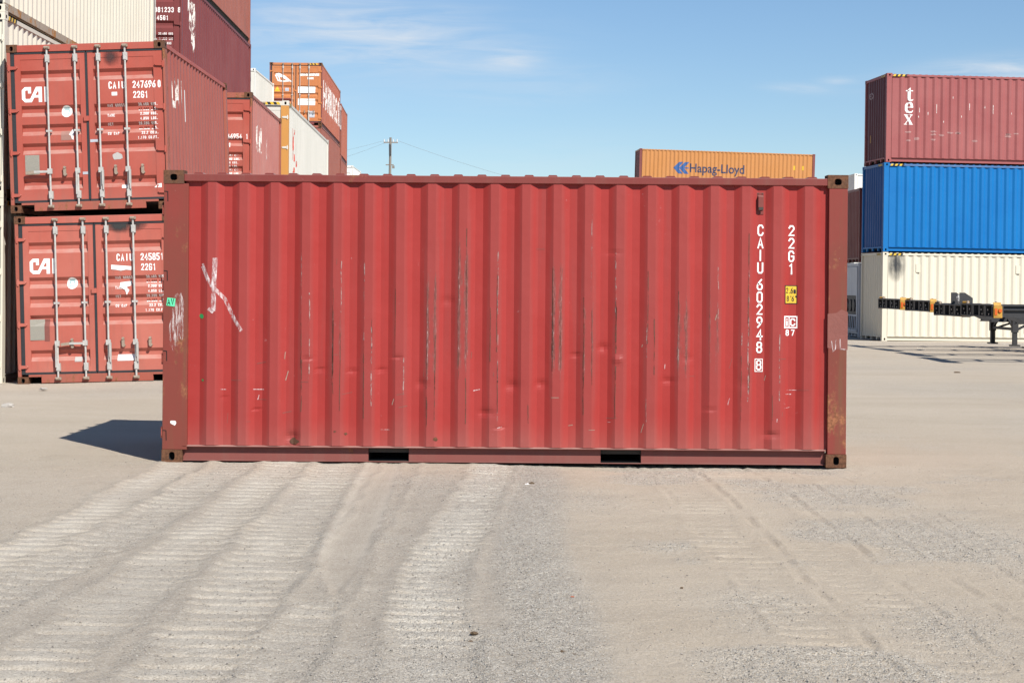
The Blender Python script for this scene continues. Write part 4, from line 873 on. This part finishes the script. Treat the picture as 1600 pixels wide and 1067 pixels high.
# ================================================================== TRAILER CHASSIS
def chassis(loc, rz, label, guides=False, dark=False):
    root = empty('container_chassis', loc, rz); tag(root, label, 'trailer', 'empty container chassis parked side by side')
    b = MB(); b.box(0.0, 0.24, -1.18, 1.18, 0.98, 1.01); b.box(0.0, 0.24, -1.18, 1.18, 1.22, 1.25)
    for y0, y1 in ((-1.18, -1.13), (-0.72, -0.62), (-0.28, -0.18), (0.18, 0.28), (0.62, 0.72), (1.13, 1.18)): b.box(0.0, 0.24, y0, y1, 1.0105, 1.2195)
    b.box(0.12, 0.15, -1.129, -0.721, 1.0105, 1.2195); b.box(0.12, 0.15, 0.721, 1.129, 1.0105, 1.2195); b.box(0.05, 0.07, -0.619, -0.281, 1.0105, 1.2195); b.box(0.05, 0.07, 0.281, 0.619, 1.0105, 1.2195); b.box(0.17, 0.19, -0.179, 0.179, 1.0105, 1.2195)
    bo = b.build('front_bolster', M['black_steel'], root, bevel=0.006)
    for y in (-0.98, 0.95): p = MB(); p.box(-0.006, -0.001, y - 0.10, y + 0.10, 1.0, 1.17) if False else None
    p = MB()
    for y in (-0.90, -0.42, 0.45, 0.90):
        p.box(-0.004, 0.0 - 0.001, y - 0.06, y - 0.02, 1.03, 1.06); p.box(-0.004, -0.001, y + 0.01, y + 0.05, 1.12, 1.15)
    p.build('reflector_plate', M['greysticker'], bo)
    for s in (-1, 1):
        c = MB(); y0, y1 = sorted((s*1.1805, s*1.225)); c.box(0.02, 0.20, y0, y1, 0.97, 1.22); c.bar((0.11, s*1.19, 1.22), (0.11, s*1.14, 1.29), 0.16, 0.02)
        e_ = c.build('bolster_end', M['bolster_yellow'] if not dark else M['black_steel'], root, bevel=0.006)
        l = MB(); l.tube((0.15, s*1.2255, 1.12), (0.15, s*1.255, 1.12), 0.045, 0.035, 14); l.box(0.04, 0.09, *sorted((s*1.2255, s*1.238)), 1.03, 1.17); l.build('marker_lamp', M['amber'], e_)
        t_ = MB(); t_.tube((0.12, s*1.05, 1.25), (0.12, s*1.05, 1.31), 0.035, 0.02, 10); t_.build('twistlock', M['galvrust'], root)
        r = MB()
        r.box(0.2405, 2.6, s*0.42 - 0.07, s*0.42 + 0.07, 1.12, 1.14); r.box(0.2405, 2.6, s*0.42 - 0.07, s*0.42 + 0.07, 0.98, 1.00); r.box(0.2405, 2.6, s*0.42 - 0.01, s*0.42 + 0.01, 1.0005, 1.1195)
        r.box(2.6, 12.0, s*0.42 - 0.08, s*0.42 + 0.08, 1.10, 1.12); r.box(2.6, 12.0, s*0.42 - 0.08, s*0.42 + 0.08, 0.66, 0.68); r.box(2.6, 12.0, s*0.42 - 0.01, s*0.42 + 0.01, 0.6805, 1.0995)
        r.poly_extrude([(2.0, 0.978), (2.65, 0.978), (2.65, 0.70)], lambda a, c_: (a, s*0.42 - 0.03, c_), lambda a, c_: (a, s*0.42 + 0.03, c_))
        r.build('main_rail', M['black_steel'], root)
        g = MB(); y = s * 0.98; g.box(3.02, 3.17, y - 0.075, y + 0.075, 0.40, 1.0); g.box(3.04, 3.15, y - 0.055, y + 0.055, 0.08, 0.3995); g.box(2.98, 3.21, y - 0.12, y + 0.12, 0.04, 0.0795)
        g.bar((3.12, y, 0.45), (3.85, s*0.5, 0.75), 0.05); g.build('landing_leg', M['black_steel'], root)
        for xw in (9.6, 10.9):
            w = MB(); w.tube((xw, s*0.78, 0.50), (xw, s*1.22, 0.50), 0.50, n=24); tt = w.build('tyre', M['rubber'], root, bevel=0.03); w = MB(); w.tube((xw, s*1.15, 0.50), (xw, s*1.225, 0.50), 0.27, 0.25, n=18); w.build('rim', M['galv'], tt)
    x = MB()
    for xc in (0.9, 1.8, 3.6, 5.2, 6.8, 8.4, 10.2, 11.6): x.box(xc, xc + 0.08, -0.409, 0.409, 0.99 if xc < 2.6 else 0.75, 1.08)
    x.box(3.06, 3.13, -0.904, 0.904, 0.45, 0.52); x.bar((3.09, -0.88, 0.52), (3.09, 0.0, 0.92), 0.05); x.bar((3.09, 0.88, 0.52), (3.09, 0.0, 0.92), 0.05); x.box(3.05, 3.14, -1.05, 1.05, 0.92 + 0.0805, 1.06)
    x.tube((9.6, -0.77, 0.5), (9.6, 0.77, 0.5), 0.06); x.tube((10.9, -0.77, 0.5), (10.9, 0.77, 0.5), 0.06); x.box(9.4, 11.1, -0.35, 0.35, 0.5605, 0.655)
    x.build('cross_member', M['black_steel'], root)
    r = MB(); r.box(11.9, 12.1, -1.2, 1.2, 0.93 + 0.20, 1.25); r.build('rear_bolster', M['black_steel'], root)
    if guides:
        g = MB()
        for yy in (-1.05, -0.35):
            g.poly_extrude([(0.0, 1.2505), (0.30, 1.2505), (0.30, 1.40), (0.12, 1.52), (0.0, 1.52)], lambda a, c_: (a, yy - 0.012, c_), lambda a, c_: (a, yy + 0.012, c_))
        g.build('guide_plate', M['black_steel'], root)
        g = MB(); g.bar((0.05, -0.95, 1.28), (0.12, -0.45, 1.40), 0.05); g.bar((0.1, -0.8, 1.27), (0.1, -0.6, 1.45), 0.04); g.build('coupling_lever', M['galv'], root)
    return root
chassis((9.92, 38.3, 0), R(1.5), 'nearest black chassis at the right with the largest yellow corner')
chassis((10.05, 41.4, -0.04), R(1.5), 'second nearest black chassis, carrying two upright guide plates', guides=True, dark=True)
chassis((10.05, 44.5, 0.02), R(1.5), 'third black chassis from the front, second from the cream wall')
chassis((10.02, 47.7, 0.03), R(1.5), 'furthest black chassis, closest to the cream container wall')

# ================================================================== UTILITY POLE
YP = 131.0; XP = (606 - 800) * YP / 2800
pr_ = empty('utility_pole', (XP, YP, 0)); tag(pr_, 'grey wooden utility pole far away behind the red container', 'utility pole')
b = MB(); b.tube((0, 0, -0.5), (0.12, 0, 12.2), 0.14, 0.085, 10); b.build('pole', M['wood'], pr_)
b = MB(); b.box(-0.38, 0.66, -0.05, 0.05, 11.80, 11.88); b.build('crossarm', M['wood'], pr_)
for x in (-0.34, -0.05, 0.32, 0.6):
    b = MB(); b.tube((x, 0, 11.88), (x, 0, 12.08), 0.05, 0.03, 8); b.build('insulator', M['ceramic'], pr_)
b = MB(); b.box(-0.22, 0.36, -0.04, 0.04, 10.17, 10.24); b.box(0.25, 0.42, -0.08, 0.08, 9.95, 10.149); b.build('lower_crossarm', M['wood'], pr_)
b = MB(); b.tube((0.36, -0.25, 7.55), (0.36, -0.25, 8.45), 0.22, n=14); b.tube((0.36, -0.25, 8.45), (0.36, -0.25, 8.52), 0.14, n=12); b.build('transformer', M['ceramic'], pr_)
b = MB(); b.bar((0.08, 0, 11.7), (0.1, -0.1, 10.9), 0.16); b.build('cutout', M['black_steel'], pr_)
def wire(name, a, c, sag, label, r=0.009):
    b = MB(); n = 14; P = [Vector(a).lerp(Vector(c), i / n) - Vector((0, 0, sag * 4 * (i/n) * (1 - i/n))) for i in range(n + 1)]
    for p, q in zip(P, P[1:]): b.tube(p, q, r, n=5)
    o = b.build(name, M['wire'], None); tag(o, label, 'wire', 'thin overhead wires on the pole'); return o
wire('overhead_wire', (XP + 0.7, YP, 11.95), (10.5, YP - 2, 7.0), 0.5, 'thin overhead wire sloping down to the right from the pole')
wire('overhead_wire', (XP - 0.4, YP, 11.95), (-20, YP - 1, 10.0), 0.3, 'upper thin overhead wire running left from the pole', 0.007)
wire('overhead_wire', (XP - 0.05, YP, 11.90), (-20, YP + 2, 9.2), 0.4, 'lower thin overhead wire running left from the pole', 0.007)

# ================================================================== GROUND
def lattice(seed, n=256): return np.random.RandomState(seed).rand(n, n)
_lat = {}
def vnoise(x, y, sc, seed):
    if seed not in _lat: _lat[seed] = lattice(seed)
    g = _lat[seed]; n = g.shape[0]; X = x * sc; Y = y * sc; xi = np.floor(X).astype(int); yi = np.floor(Y).astype(int); fx = X - xi; fy = Y - yi
    fx = fx*fx*(3-2*fx); fy = fy*fy*(3-2*fy); a = g[xi % n, yi % n]; b_ = g[(xi+1) % n, yi % n]; c = g[xi % n, (yi+1) % n]; d = g[(xi+1) % n, (yi+1) % n]
    return (a*(1-fx)+b_*fx)*(1-fy) + (c*(1-fx)+d*fx)*fy
def fbm(x, y, sc, seed, o=4):
    t = 0; a = 1; s = 0
    for k in range(o): t = t + a * vnoise(x + 17.3*k, y - 9.1*k, sc * 2**k, seed + k); s += a; a *= 0.5
    return t / s
def axis(segs):
    out = []
    for a, b_, st in segs: out += list(np.arange(a, b_, st))
    out.append(segs[-1][1]); return np.array(out)
xs = np.concatenate([-np.geomspace(900, 5.2, 60)[:-1], np.arange(-5.2, 5.2, 0.022), np.geomspace(5.2, 900, 60)])
ys = np.concatenate([-np.geomspace(300, 1, 12), np.linspace(0, 6.6, 12)[:-1], np.arange(6.6, 11, 0.0105), np.arange(11, 16.2, 0.0155), np.geomspace(16.2, 1500, 130)])
GX, GY = np.meshgrid(xs, ys, indexing='xy')
near = np.clip((17.5 - GY) / 1.5, 0, 1) * np.clip((GY - 5) / 1, 0, 1)
Z = np.zeros_like(GX)
# gentle lie of the yard
Z += 0.10 * np.exp(-((GX + 5.2) / 1.6)**2 - ((GY - 31) / 5.5)**2) - 0.0
Z += 0.24 * np.exp(-((GX + 8) / 5)**2 - ((GY - 50) / 11)**2)
Z += -0.20 * (1 / (1 + np.exp(-(GY - 54) / 2.2)))
und = (fbm(GX, GY, 0.35, 3, 3) - 0.5) * 0.05 * np.clip(GY / 30, 0.3, 1) * (1 - np.exp(-((GX) / 3.6)**6 - ((GY - 17.1) / 2.2)**6))
Z += und * (GY < 50)
tan_ = 1 / (1 + np.exp(-(GX - 0.42 + 0.25 * (fbm(GX, GY, 0.9, 40, 3) - 0.5)) / 0.10))      # sandy right half
leftsand = 1 / (1 + np.exp((GX + 3.12 - 0.02 * (15.5 - GY) + 0.12 * (vnoise(GX, GY, 1.2, 8) - 0.5)) / 0.05))
grey = (1 - tan_) * (1 - 0.55 * leftsand)
grey *= np.clip((17.5 - GY) / 4, 0, 1)
gravel = 0.16 + 0.22 * grey + 0.5 * grey * np.clip((fbm(GX, GY, 0.9, 120, 3) - 0.5) * 5, 0, 1)
light = np.zeros_like(GX)
rip_noise = fbm(GX, GY, 2.2, 50, 3)
def track(pts, hw, amp, pitch, lt, gv, ph=0, slope=0.0, y0=None, y1=None):
    global Z, light, gravel
    px_ = np.array([p[0] for p in pts]); py_ = np.array([p[1] for p in pts]); o = np.argsort(py_)
    cx = np.interp(GY, py_[o], px_[o]); d = (GX - cx) / hw + (fbm(GX, GY, 2.6, int(hw * 1000) + 7, 4) - 0.5) * 0.75
    w = np.clip(1.3 - np.abs(d), 0, 0.6) / 0.6
    if y0 is not None: w = w * np.clip((GY - y0) / 0.3, 0, 1)
    if y1 is not None: w = w * np.clip((y1 - GY) / 0.4, 0, 1)
    w = w * near * np.clip(0.62 + 0.9 * fbm(GX, GY, 1.3, 140 + int(ph * 10), 3), 0, 1)
    phase = 2 * np.pi * ((GY + slope * np.abs(d) * hw) / pitch + ph) + 1.0 * (rip_noise - 0.5) + 0.4 * d + 0.5 * (fbm(GX, GY, 7.0, 160, 2) - 0.5)
    rp = (1 - 2 * np.clip(0.5 - 0.5 * np.sin(phase), 0, 1) ** 5) * np.clip(fbm(GX, GY, 3.0, 150, 3) * 3.0 - 0.5, 0.45, 1)
    br = np.clip(fbm(GX, GY, 0.9, 90 + int(ph * 10), 3) * 2.6 - 0.7, 0.15, 1)
    amp = amp * 1.5; Z += w * (amp * rp * br - amp * 0.6) + amp * 0.6 * np.exp(-((np.abs(d) - 1.15) / 0.22)**2) * near * (0.6 + 0.6 * rip_noise)
    lb = np.exp(-((d + 0.25) / 0.62)**2) * 0.75 + 0.25
    light = np.maximum(light, w * lt * lb * (0.7 + 0.3 * br) * (0.55 + 0.45 * rp)); gravel = gravel * (1 - w) + w * gv  # crests paler, grooves darker: dust contrast plus groove shade put into colour
track([(-2.86, 15.6), (-2.86, 12), (-2.97, 9), (-3.1, 7)], 0.19, 0.010, 0.20, 1.0, 0.30, 0.1)
track([(-2.40, 15.6), (-2.46, 12), (-2.62, 9), (-2.7, 7)], 0.19, 0.010, 0.205, 0.45, 0.6, 0.4)
track([(-1.95, 15.6), (-1.92, 12), (-1.95, 9), (-1.98, 7)], 0.20, 0.010, 0.20, 0.8, 0.45, 0.7)
track([(-1.50, 15.6), (-1.46, 12), (-1.36, 9), (-1.30, 7)], 0.22, 0.011, 0.205, 0.75, 0.5, 0.2)
track([(-0.95, 9.4), (-0.95, 7)], 0.14, 0.010, 0.2, 0.5, 0.6, 0.5, y1=9.2)
track([(-0.14, 15.7), (-0.20, 14), (-0.36, 11), (-0.42, 9), (-0.27, 7)], 0.185, 0.011, 0.19, 1.0, 0.85, 0.9)
track([(1.38, 15.5), (1.35, 11), (1.45, 7)], 0.16, 0.0035, 0.20, 0.0, 0.3, 0.6)
track([(1.85, 15.5), (1.86, 11), (1.92, 7)], 0.14, 0.003, 0.19, 0.0, 0.35, 0.3)
# smooth skid mark
cx = np.interp(GY, [8.9, 9.2, 10.5, 15.8], [-0.86, -0.90, -0.98, -1.12]); hw_ = np.interp(GY, [9.1, 9.8, 10.9, 12.5, 15.8], [0.0, 0.08, 0.14, 0.15, 0.15])
wk = np.clip(1.15 + 0.5 * (fbm(GX, GY, 6.0, 180, 3) - 0.5) - np.abs(GX - cx) / np.maximum(hw_, 1e-3), 0, 0.25) / 0.25 * (GY > 9.1) * near
Zs = -0.007 + 0.0016 * np.sin((GX - cx) * 2 * np.pi / 0.045) + 0.0025 * np.abs((GX - cx) / 0.15)
Z += wk * Zs + 0.005 * np.exp(-((np.abs(GX - cx) - hw_ * 1.15) / 0.03)**2) * near * (GY > 9.2)
gravel = gravel * (1 - wk) + 0.02 * wk; light = np.maximum(light * (1 - wk), wk * (0.22 + 0.55 * np.clip(np.abs((GX - cx) / 0.15), 0, 1)**3 + 0.12 * (np.sin((GX - cx) * 140) > 0.5)))
# grey gravel strip right of the bright track
gs = np.exp(-((GX - 0.17 - 0.05 * np.sin(GY)) / 0.27)**4) * near; gravel = np.maximum(gravel, gs); grey = np.maximum(grey, gs)
Z += 0.012 * gs * np.clip((15.4 - GY) / 2, 0, 1) * (0.7 + 0.3 * rip_noise)
# thin tyre edge lines on the right
for X_, a, y1_ in ((1.58, 0.006, 7), (2.08, 0.006, 7), (2.40, 0.004, 7), (1.15, 0.003, 9.5), (2.75, 0.003, 7), (2.95, 0.003, 7)):
    cx = X_ + 0.04 * np.sin(GY * 0.6) + 0.06 * (fbm(GX * 0, GY, 0.8, 77, 2) - 0.5) + (0.012 * (16 - GY))
    nn = np.clip(fbm(GX, GY, 5.0, 61, 2) * 3 - 0.9, 0, 1)
    Z += 1.0 * near * a * (1.4 * np.exp(-((GX - cx - 0.025) / 0.022)**2) - 1.6 * np.exp(-((GX - cx + 0.012) / 0.02)**2)) * nn
# patches of gravel on the sand
pg = np.clip((fbm(GX, GY, 0.8, 21, 4) - 0.53) * 9, 0, 1) * np.clip((GX - 0.6) / 0.4, 0, 1)
for (x_, y_, rx, ry) in ((1.25, 8.9, 0.30, 0.7), (3.0, 11.8, 0.45, 1.3), (2.1, 8.3, 0.4, 0.9), (3.2, 10.3, 0.5, 0.6), (0.55, 13.3, 0.3, 0.7)): pg = np.maximum(pg, np.exp(-((GX - x_) / rx)**2 - ((GY - y_) / ry)**2) * (0.5 + 0.7 * fbm(GX, GY, 2.5, 5, 3)))
pg = np.clip(pg, 0, 1); gravel = np.maximum(gravel * (1 - 0.5 * tan_), pg * 0.95)
far = np.clip((GY - 16) / 6, 0, 1); gravel = gravel * (1 - far) + far * (0.25 + 0.5 * np.clip((fbm(GX, GY, 0.25, 33, 4) - 0.45) * 5, 0, 1))
pebb = (fbm(GX, GY, 18, 70, 2) - 0.5) * 0.008 * (0.25 + gravel) * near
pebb += (np.random.RandomState(3).rand(*GX.shape) - 0.5) * 0.0042 * (0.25 + gravel) * near
Z += (pebb + (fbm(GX, GY, 3.5, 71, 3) - 0.5) * 0.014 * near) * (1 - 0.85 * wk)
ch = np.clip((15.95 - GY) / 0.6, 0, 1); edge = (1 - ch) * (GY < 18.6)                      # keep clear of the container's underside
gapr = np.interp(GX, [-3.2, -2.9, -1.0, -0.1, 0.3, 1.0, 2.7, 3.1], [0.0, 0.008, 0.012, 0.004, -0.015, -0.03, -0.02, 0.0])
Z = np.where((GY < 18.6) & (np.abs(GX) < 3.3) & (GY > 15.6), np.minimum(Z, 0.012), Z)
Z += gapr * np.exp(-((GY - 15.8) / 0.35)**2)
me = bpy.data.meshes.new('ground'); ny, nx = GX.shape
V = np.stack([GX, GY, Z], -1).reshape(-1, 3).astype(np.float32); idx = np.arange(ny * nx).reshape(ny, nx)
F = np.stack([idx[:-1, :-1], idx[:-1, 1:], idx[1:, 1:], idx[1:, :-1]], -1).reshape(-1, 4)
me.vertices.add(len(V)); me.vertices.foreach_set('co', V.ravel()); me.loops.add(F.size); me.loops.foreach_set('vertex_index', F.ravel().astype(np.int32))
me.polygons.add(len(F)); me.polygons.foreach_set('loop_start', np.arange(0, F.size, 4, dtype=np.int32)); me.update(calc_edges=True)
me.polygons.foreach_set('use_smooth', np.ones(len(F), dtype=bool))
for nm, A in (('grey', grey), ('gravel', gravel), ('light', light)):
    at = me.attributes.new(nm, 'FLOAT', 'POINT'); at.data.foreach_set('value', np.clip(A, 0, 1).ravel().astype(np.float32))
gm, nt, bb = new_mat('sand_and_gravel'); t = NT(nt)
tcn = t.n('ShaderNodeTexCoord'); v = tcn.outputs['Object']
ag = t.n('ShaderNodeAttribute', attribute_name='grey').outputs['Fac']; av = t.n('ShaderNodeAttribute', attribute_name='gravel').outputs['Fac']; al = t.n('ShaderNodeAttribute', attribute_name='light').outputs['Fac']
n1 = t.ramp(t.noise(v, 0.5, 6, 0.6, sc=(0.35, 1, 1)), 0.32, 0.68); n2 = t.ramp(t.noise(v, 4.0, 6, 0.65), 0.3, 0.7)
sand = t.mix(n1, (0.43, 0.358, 0.268), (0.52, 0.445, 0.345)); sand = t.mix(t.math('MULTIPLY', n2, 0.35), sand, (0.50, 0.435, 0.345))
gry = t.mix(n2, (0.35, 0.303, 0.242), (0.425, 0.375, 0.305))
c = t.mix(ag, sand, gry); c = t.mix(t.math('MULTIPLY', al, 0.85), c, (0.56, 0.515, 0.435))
vor = t.n('ShaderNodeTexVoronoi'); vor.inputs['Scale'].default_value = 120; t.l(v, vor.inputs['Vector'])
vs = t.n('ShaderNodeSeparateColor'); t.l(vor.outputs['Color'], vs.inputs[0])
stonec = t.mix(t.ramp(vs.outputs[0], 0.0, 1.0), (0.24, 0.23, 0.205), (0.66, 0.64, 0.58))
nf = t.noise(v, 140, 3, 0.7)
c = t.mix(t.math('MULTIPLY', t.math('MULTIPLY', av, 0.62), t.ramp(vs.outputs[1], 0.15, 0.5)), c, stonec)
c = t.mix(t.math('MULTIPLY', t.ramp(nf, 0.45, 0.66), 0.50), c, (0.20, 0.165, 0.13))
nf2 = t.noise(v, 75, 4, 0.75, loc=(4, 2, 0)); c = t.mix(t.math('MULTIPLY', t.ramp(nf2, 0.54, 0.64), 0.55), c, (0.60, 0.555, 0.48))
c = t.mix(t.math('MULTIPLY', t.ramp(t.noise(v, 22, 3, 0.8), 0.68, 0.74), 0.6), c, (0.12, 0.10, 0.08))
c = t.mix(t.math('MULTIPLY', t.ramp(t.noise(v, 1.6, 7, 0.7, sc=(0.5, 1, 1)), 0.50, 0.70), 0.20), c, (0.30, 0.25, 0.195))
c = t.mix(t.math('MULTIPLY', t.ramp(t.noise(v, 9.0, 8, 0.85), 0.60, 0.68), 0.35), c, (0.17, 0.145, 0.12))
t.l(c, bb.inputs['Base Color']); bb.inputs['Roughness'].default_value = 0.95; bb.inputs['Specular IOR Level'].default_value = 0.15
bp = t.n('ShaderNodeBump'); bp.inputs['Distance'].default_value = 0.008; bp.inputs['Strength'].default_value = 1.0
hgt = t.math('ADD', t.math('MULTIPLY', t.math('SUBTRACT', 1.0, vor.outputs['Distance']), t.math('MULTIPLY', av, 0.8)), t.math('MULTIPLY', nf, 1.1))
hgt = t.math('ADD', hgt, t.math('MULTIPLY', t.noise(v, 30, 4, 0.6), 0.9)); t.l(hgt, bp.inputs['Height']); t.l(bp.outputs[0], bb.inputs['Normal'])
me.materials.append(gm); go = bpy.data.objects.new('ground', me); col.objects.link(go); tag(go, 'pale dusty gravel yard with tyre tracks', kind='structure')
# loose gravel
def gz(x, y):
    i = np.clip(np.searchsorted(xs, x), 0, nx - 1); j = np.clip(np.searchsorted(ys, y), 0, ny - 1); return Z[j, i], gravel[j, i]
rs = np.random.RandomState(9); N = 130000
cy = 6.8 * (16.5 / 6.8) ** rs.rand(N); cxx = (rs.rand(N) - 0.5) * 2 * 0.31 * cy
zz, gg = gz(cxx, cy); keep = (rs.rand(N) < gg ** 1.6 * 0.75 + 0.02) & ~((cy > 15.6) & (np.abs(cxx) < 3.2)); cxx, cy, zz = cxx[keep], cy[keep], zz[keep]; n_ = len(cxx)
sz = 0.0024 + 0.0042 * rs.rand(n_) ** 4
oct_ = np.array([(1,0,0),(0,1,0),(-1,0,0),(0,-1,0),(0,0,0.75),(0,0,-0.5)]); of = np.array([(0,1,4),(1,2,4),(2,3,4),(3,0,4),(1,0,5),(2,1,5),(3,2,5),(0,3,5)])
an = rs.rand(n_) * 6.28; ca, sa = np.cos(an), np.sin(an); jit = 1 + (rs.rand(n_, 6, 3) - 0.5) * 0.7
P_ = oct_[None] * jit * sz[:, None, None]; Xr = P_[..., 0] * ca[:, None] - P_[..., 1] * sa[:, None]; Yr = P_[..., 0] * sa[:, None] + P_[..., 1] * ca[:, None]
V = np.stack([Xr + cxx[:, None], Yr + cy[:, None], P_[..., 2] + zz[:, None] + sz[:, None] * 0.25], -1).reshape(-1, 3).astype(np.float32)
F = (of[None] + (np.arange(n_) * 6)[:, None, None]).reshape(-1, 3)
me = bpy.data.meshes.new('gravel'); me.vertices.add(len(V)); me.vertices.foreach_set('co', V.ravel()); me.loops.add(F.size); me.loops.foreach_set('vertex_index', F.ravel().astype(np.int32))
me.polygons.add(len(F)); me.polygons.foreach_set('loop_start', np.arange(0, F.size, 3, dtype=np.int32)); me.update(calc_edges=True)
sm, nt, bb = new_mat('loose_stones'); t = NT(nt); gi = t.n('ShaderNodeTexCoord'); v = gi.outputs['Object']
c = t.mix(t.ramp(t.noise(v, 45, 2, 0.8), 0.35, 0.65), (0.17, 0.15, 0.13), (0.42, 0.395, 0.35)); t.l(c, bb.inputs['Base Color']); bb.inputs['Roughness'].default_value = 0.9
me.materials.append(sm); gvo = bpy.data.objects.new('loose_gravel', me); col.objects.link(gvo); tag(gvo, 'small loose stones scattered over the yard', kind='stuff')

# scattered debris as single things
def ground_pt(x, y):
    dx, dy = x - 800, y - 443; yy = dy - dx * math.tan(ROLL); xx = dx + dy * math.tan(ROLL); s = yy / CAM_H; Y_ = 2800 / s
    return xx / s, Y_
def rock(x, y, r, label, mat=M['stone'], name='stone', cat='stone', flat=0.55, group='bits of debris on the yard'):
    X_, Y_ = ground_pt(x, y); bm = bmesh.new(); bmesh.ops.create_icosphere(bm, subdivisions=2, radius=r); rr = random.Random(int(x * 7 + y))
    for v_ in bm.verts: v_.co = Vector((v_.co.x * 1.3, v_.co.y, v_.co.z * flat)) * (1 + rr.uniform(-0.22, 0.22))
    me = bpy.data.meshes.new(name); bm.to_mesh(me); bm.free(); me.materials.append(mat); o = bpy.data.objects.new(name, me); col.objects.link(o)
    zz, _ = gz(np.array([X_]), np.array([Y_])); o.location = (X_, Y_, float(zz[0]) + r * flat * 0.4); tag(o, label, cat, group)
rock(831, 758, 0.017, 'small dark rag-like scrap just below the red container', M['leaf'], 'scrap', 'scrap', 0.8)
rock(824, 759, 0.013, 'tiny pale stone beside the dark scrap below the container', M['sticker'], 'stone')
rock(741, 993, 0.013, 'dark dry clod on the bright tyre track at the bottom', M['leaf'], 'clod', 'clod', 0.7)
rock(735, 998, 0.009, 'smaller dark clod left of the larger one on the bright track', M['leaf'], 'clod', 'clod', 0.7)
rock(879, 1020, 0.009, 'dark chip at the lower edge of the grey gravel strip', M['leaf'], 'chip', 'chip', 0.8)
rock(898, 1024, 0.007, 'thin dark chip right of the other chip near the bottom', M['leaf'], 'chip', 'chip', 0.3)
rock(1065, 919, 0.007, 'dark pebble at the top of the right gravel patch', M['leaf'], 'pebble', 'pebble', 0.8)
rock(13, 636, 0.06, 'pale stone at the far left near the bottom red container', M['stone'], 'stone')
rock(68, 612, 0.05, 'pale broken lump on the ground under the left red pair', M['stone'], 'lump', 'stone', 0.4)
rock(895, 935, 0.008, 'orange brown leaf fragment on the sandy edge of the gravel strip', M['amber'], 'leaf', 'leaf', 0.3)
rock(1495, 583, 0.05, 'brownish clod on the ground in front of the trailer shadows', M['leaf'], 'clod', 'clod', 0.4)
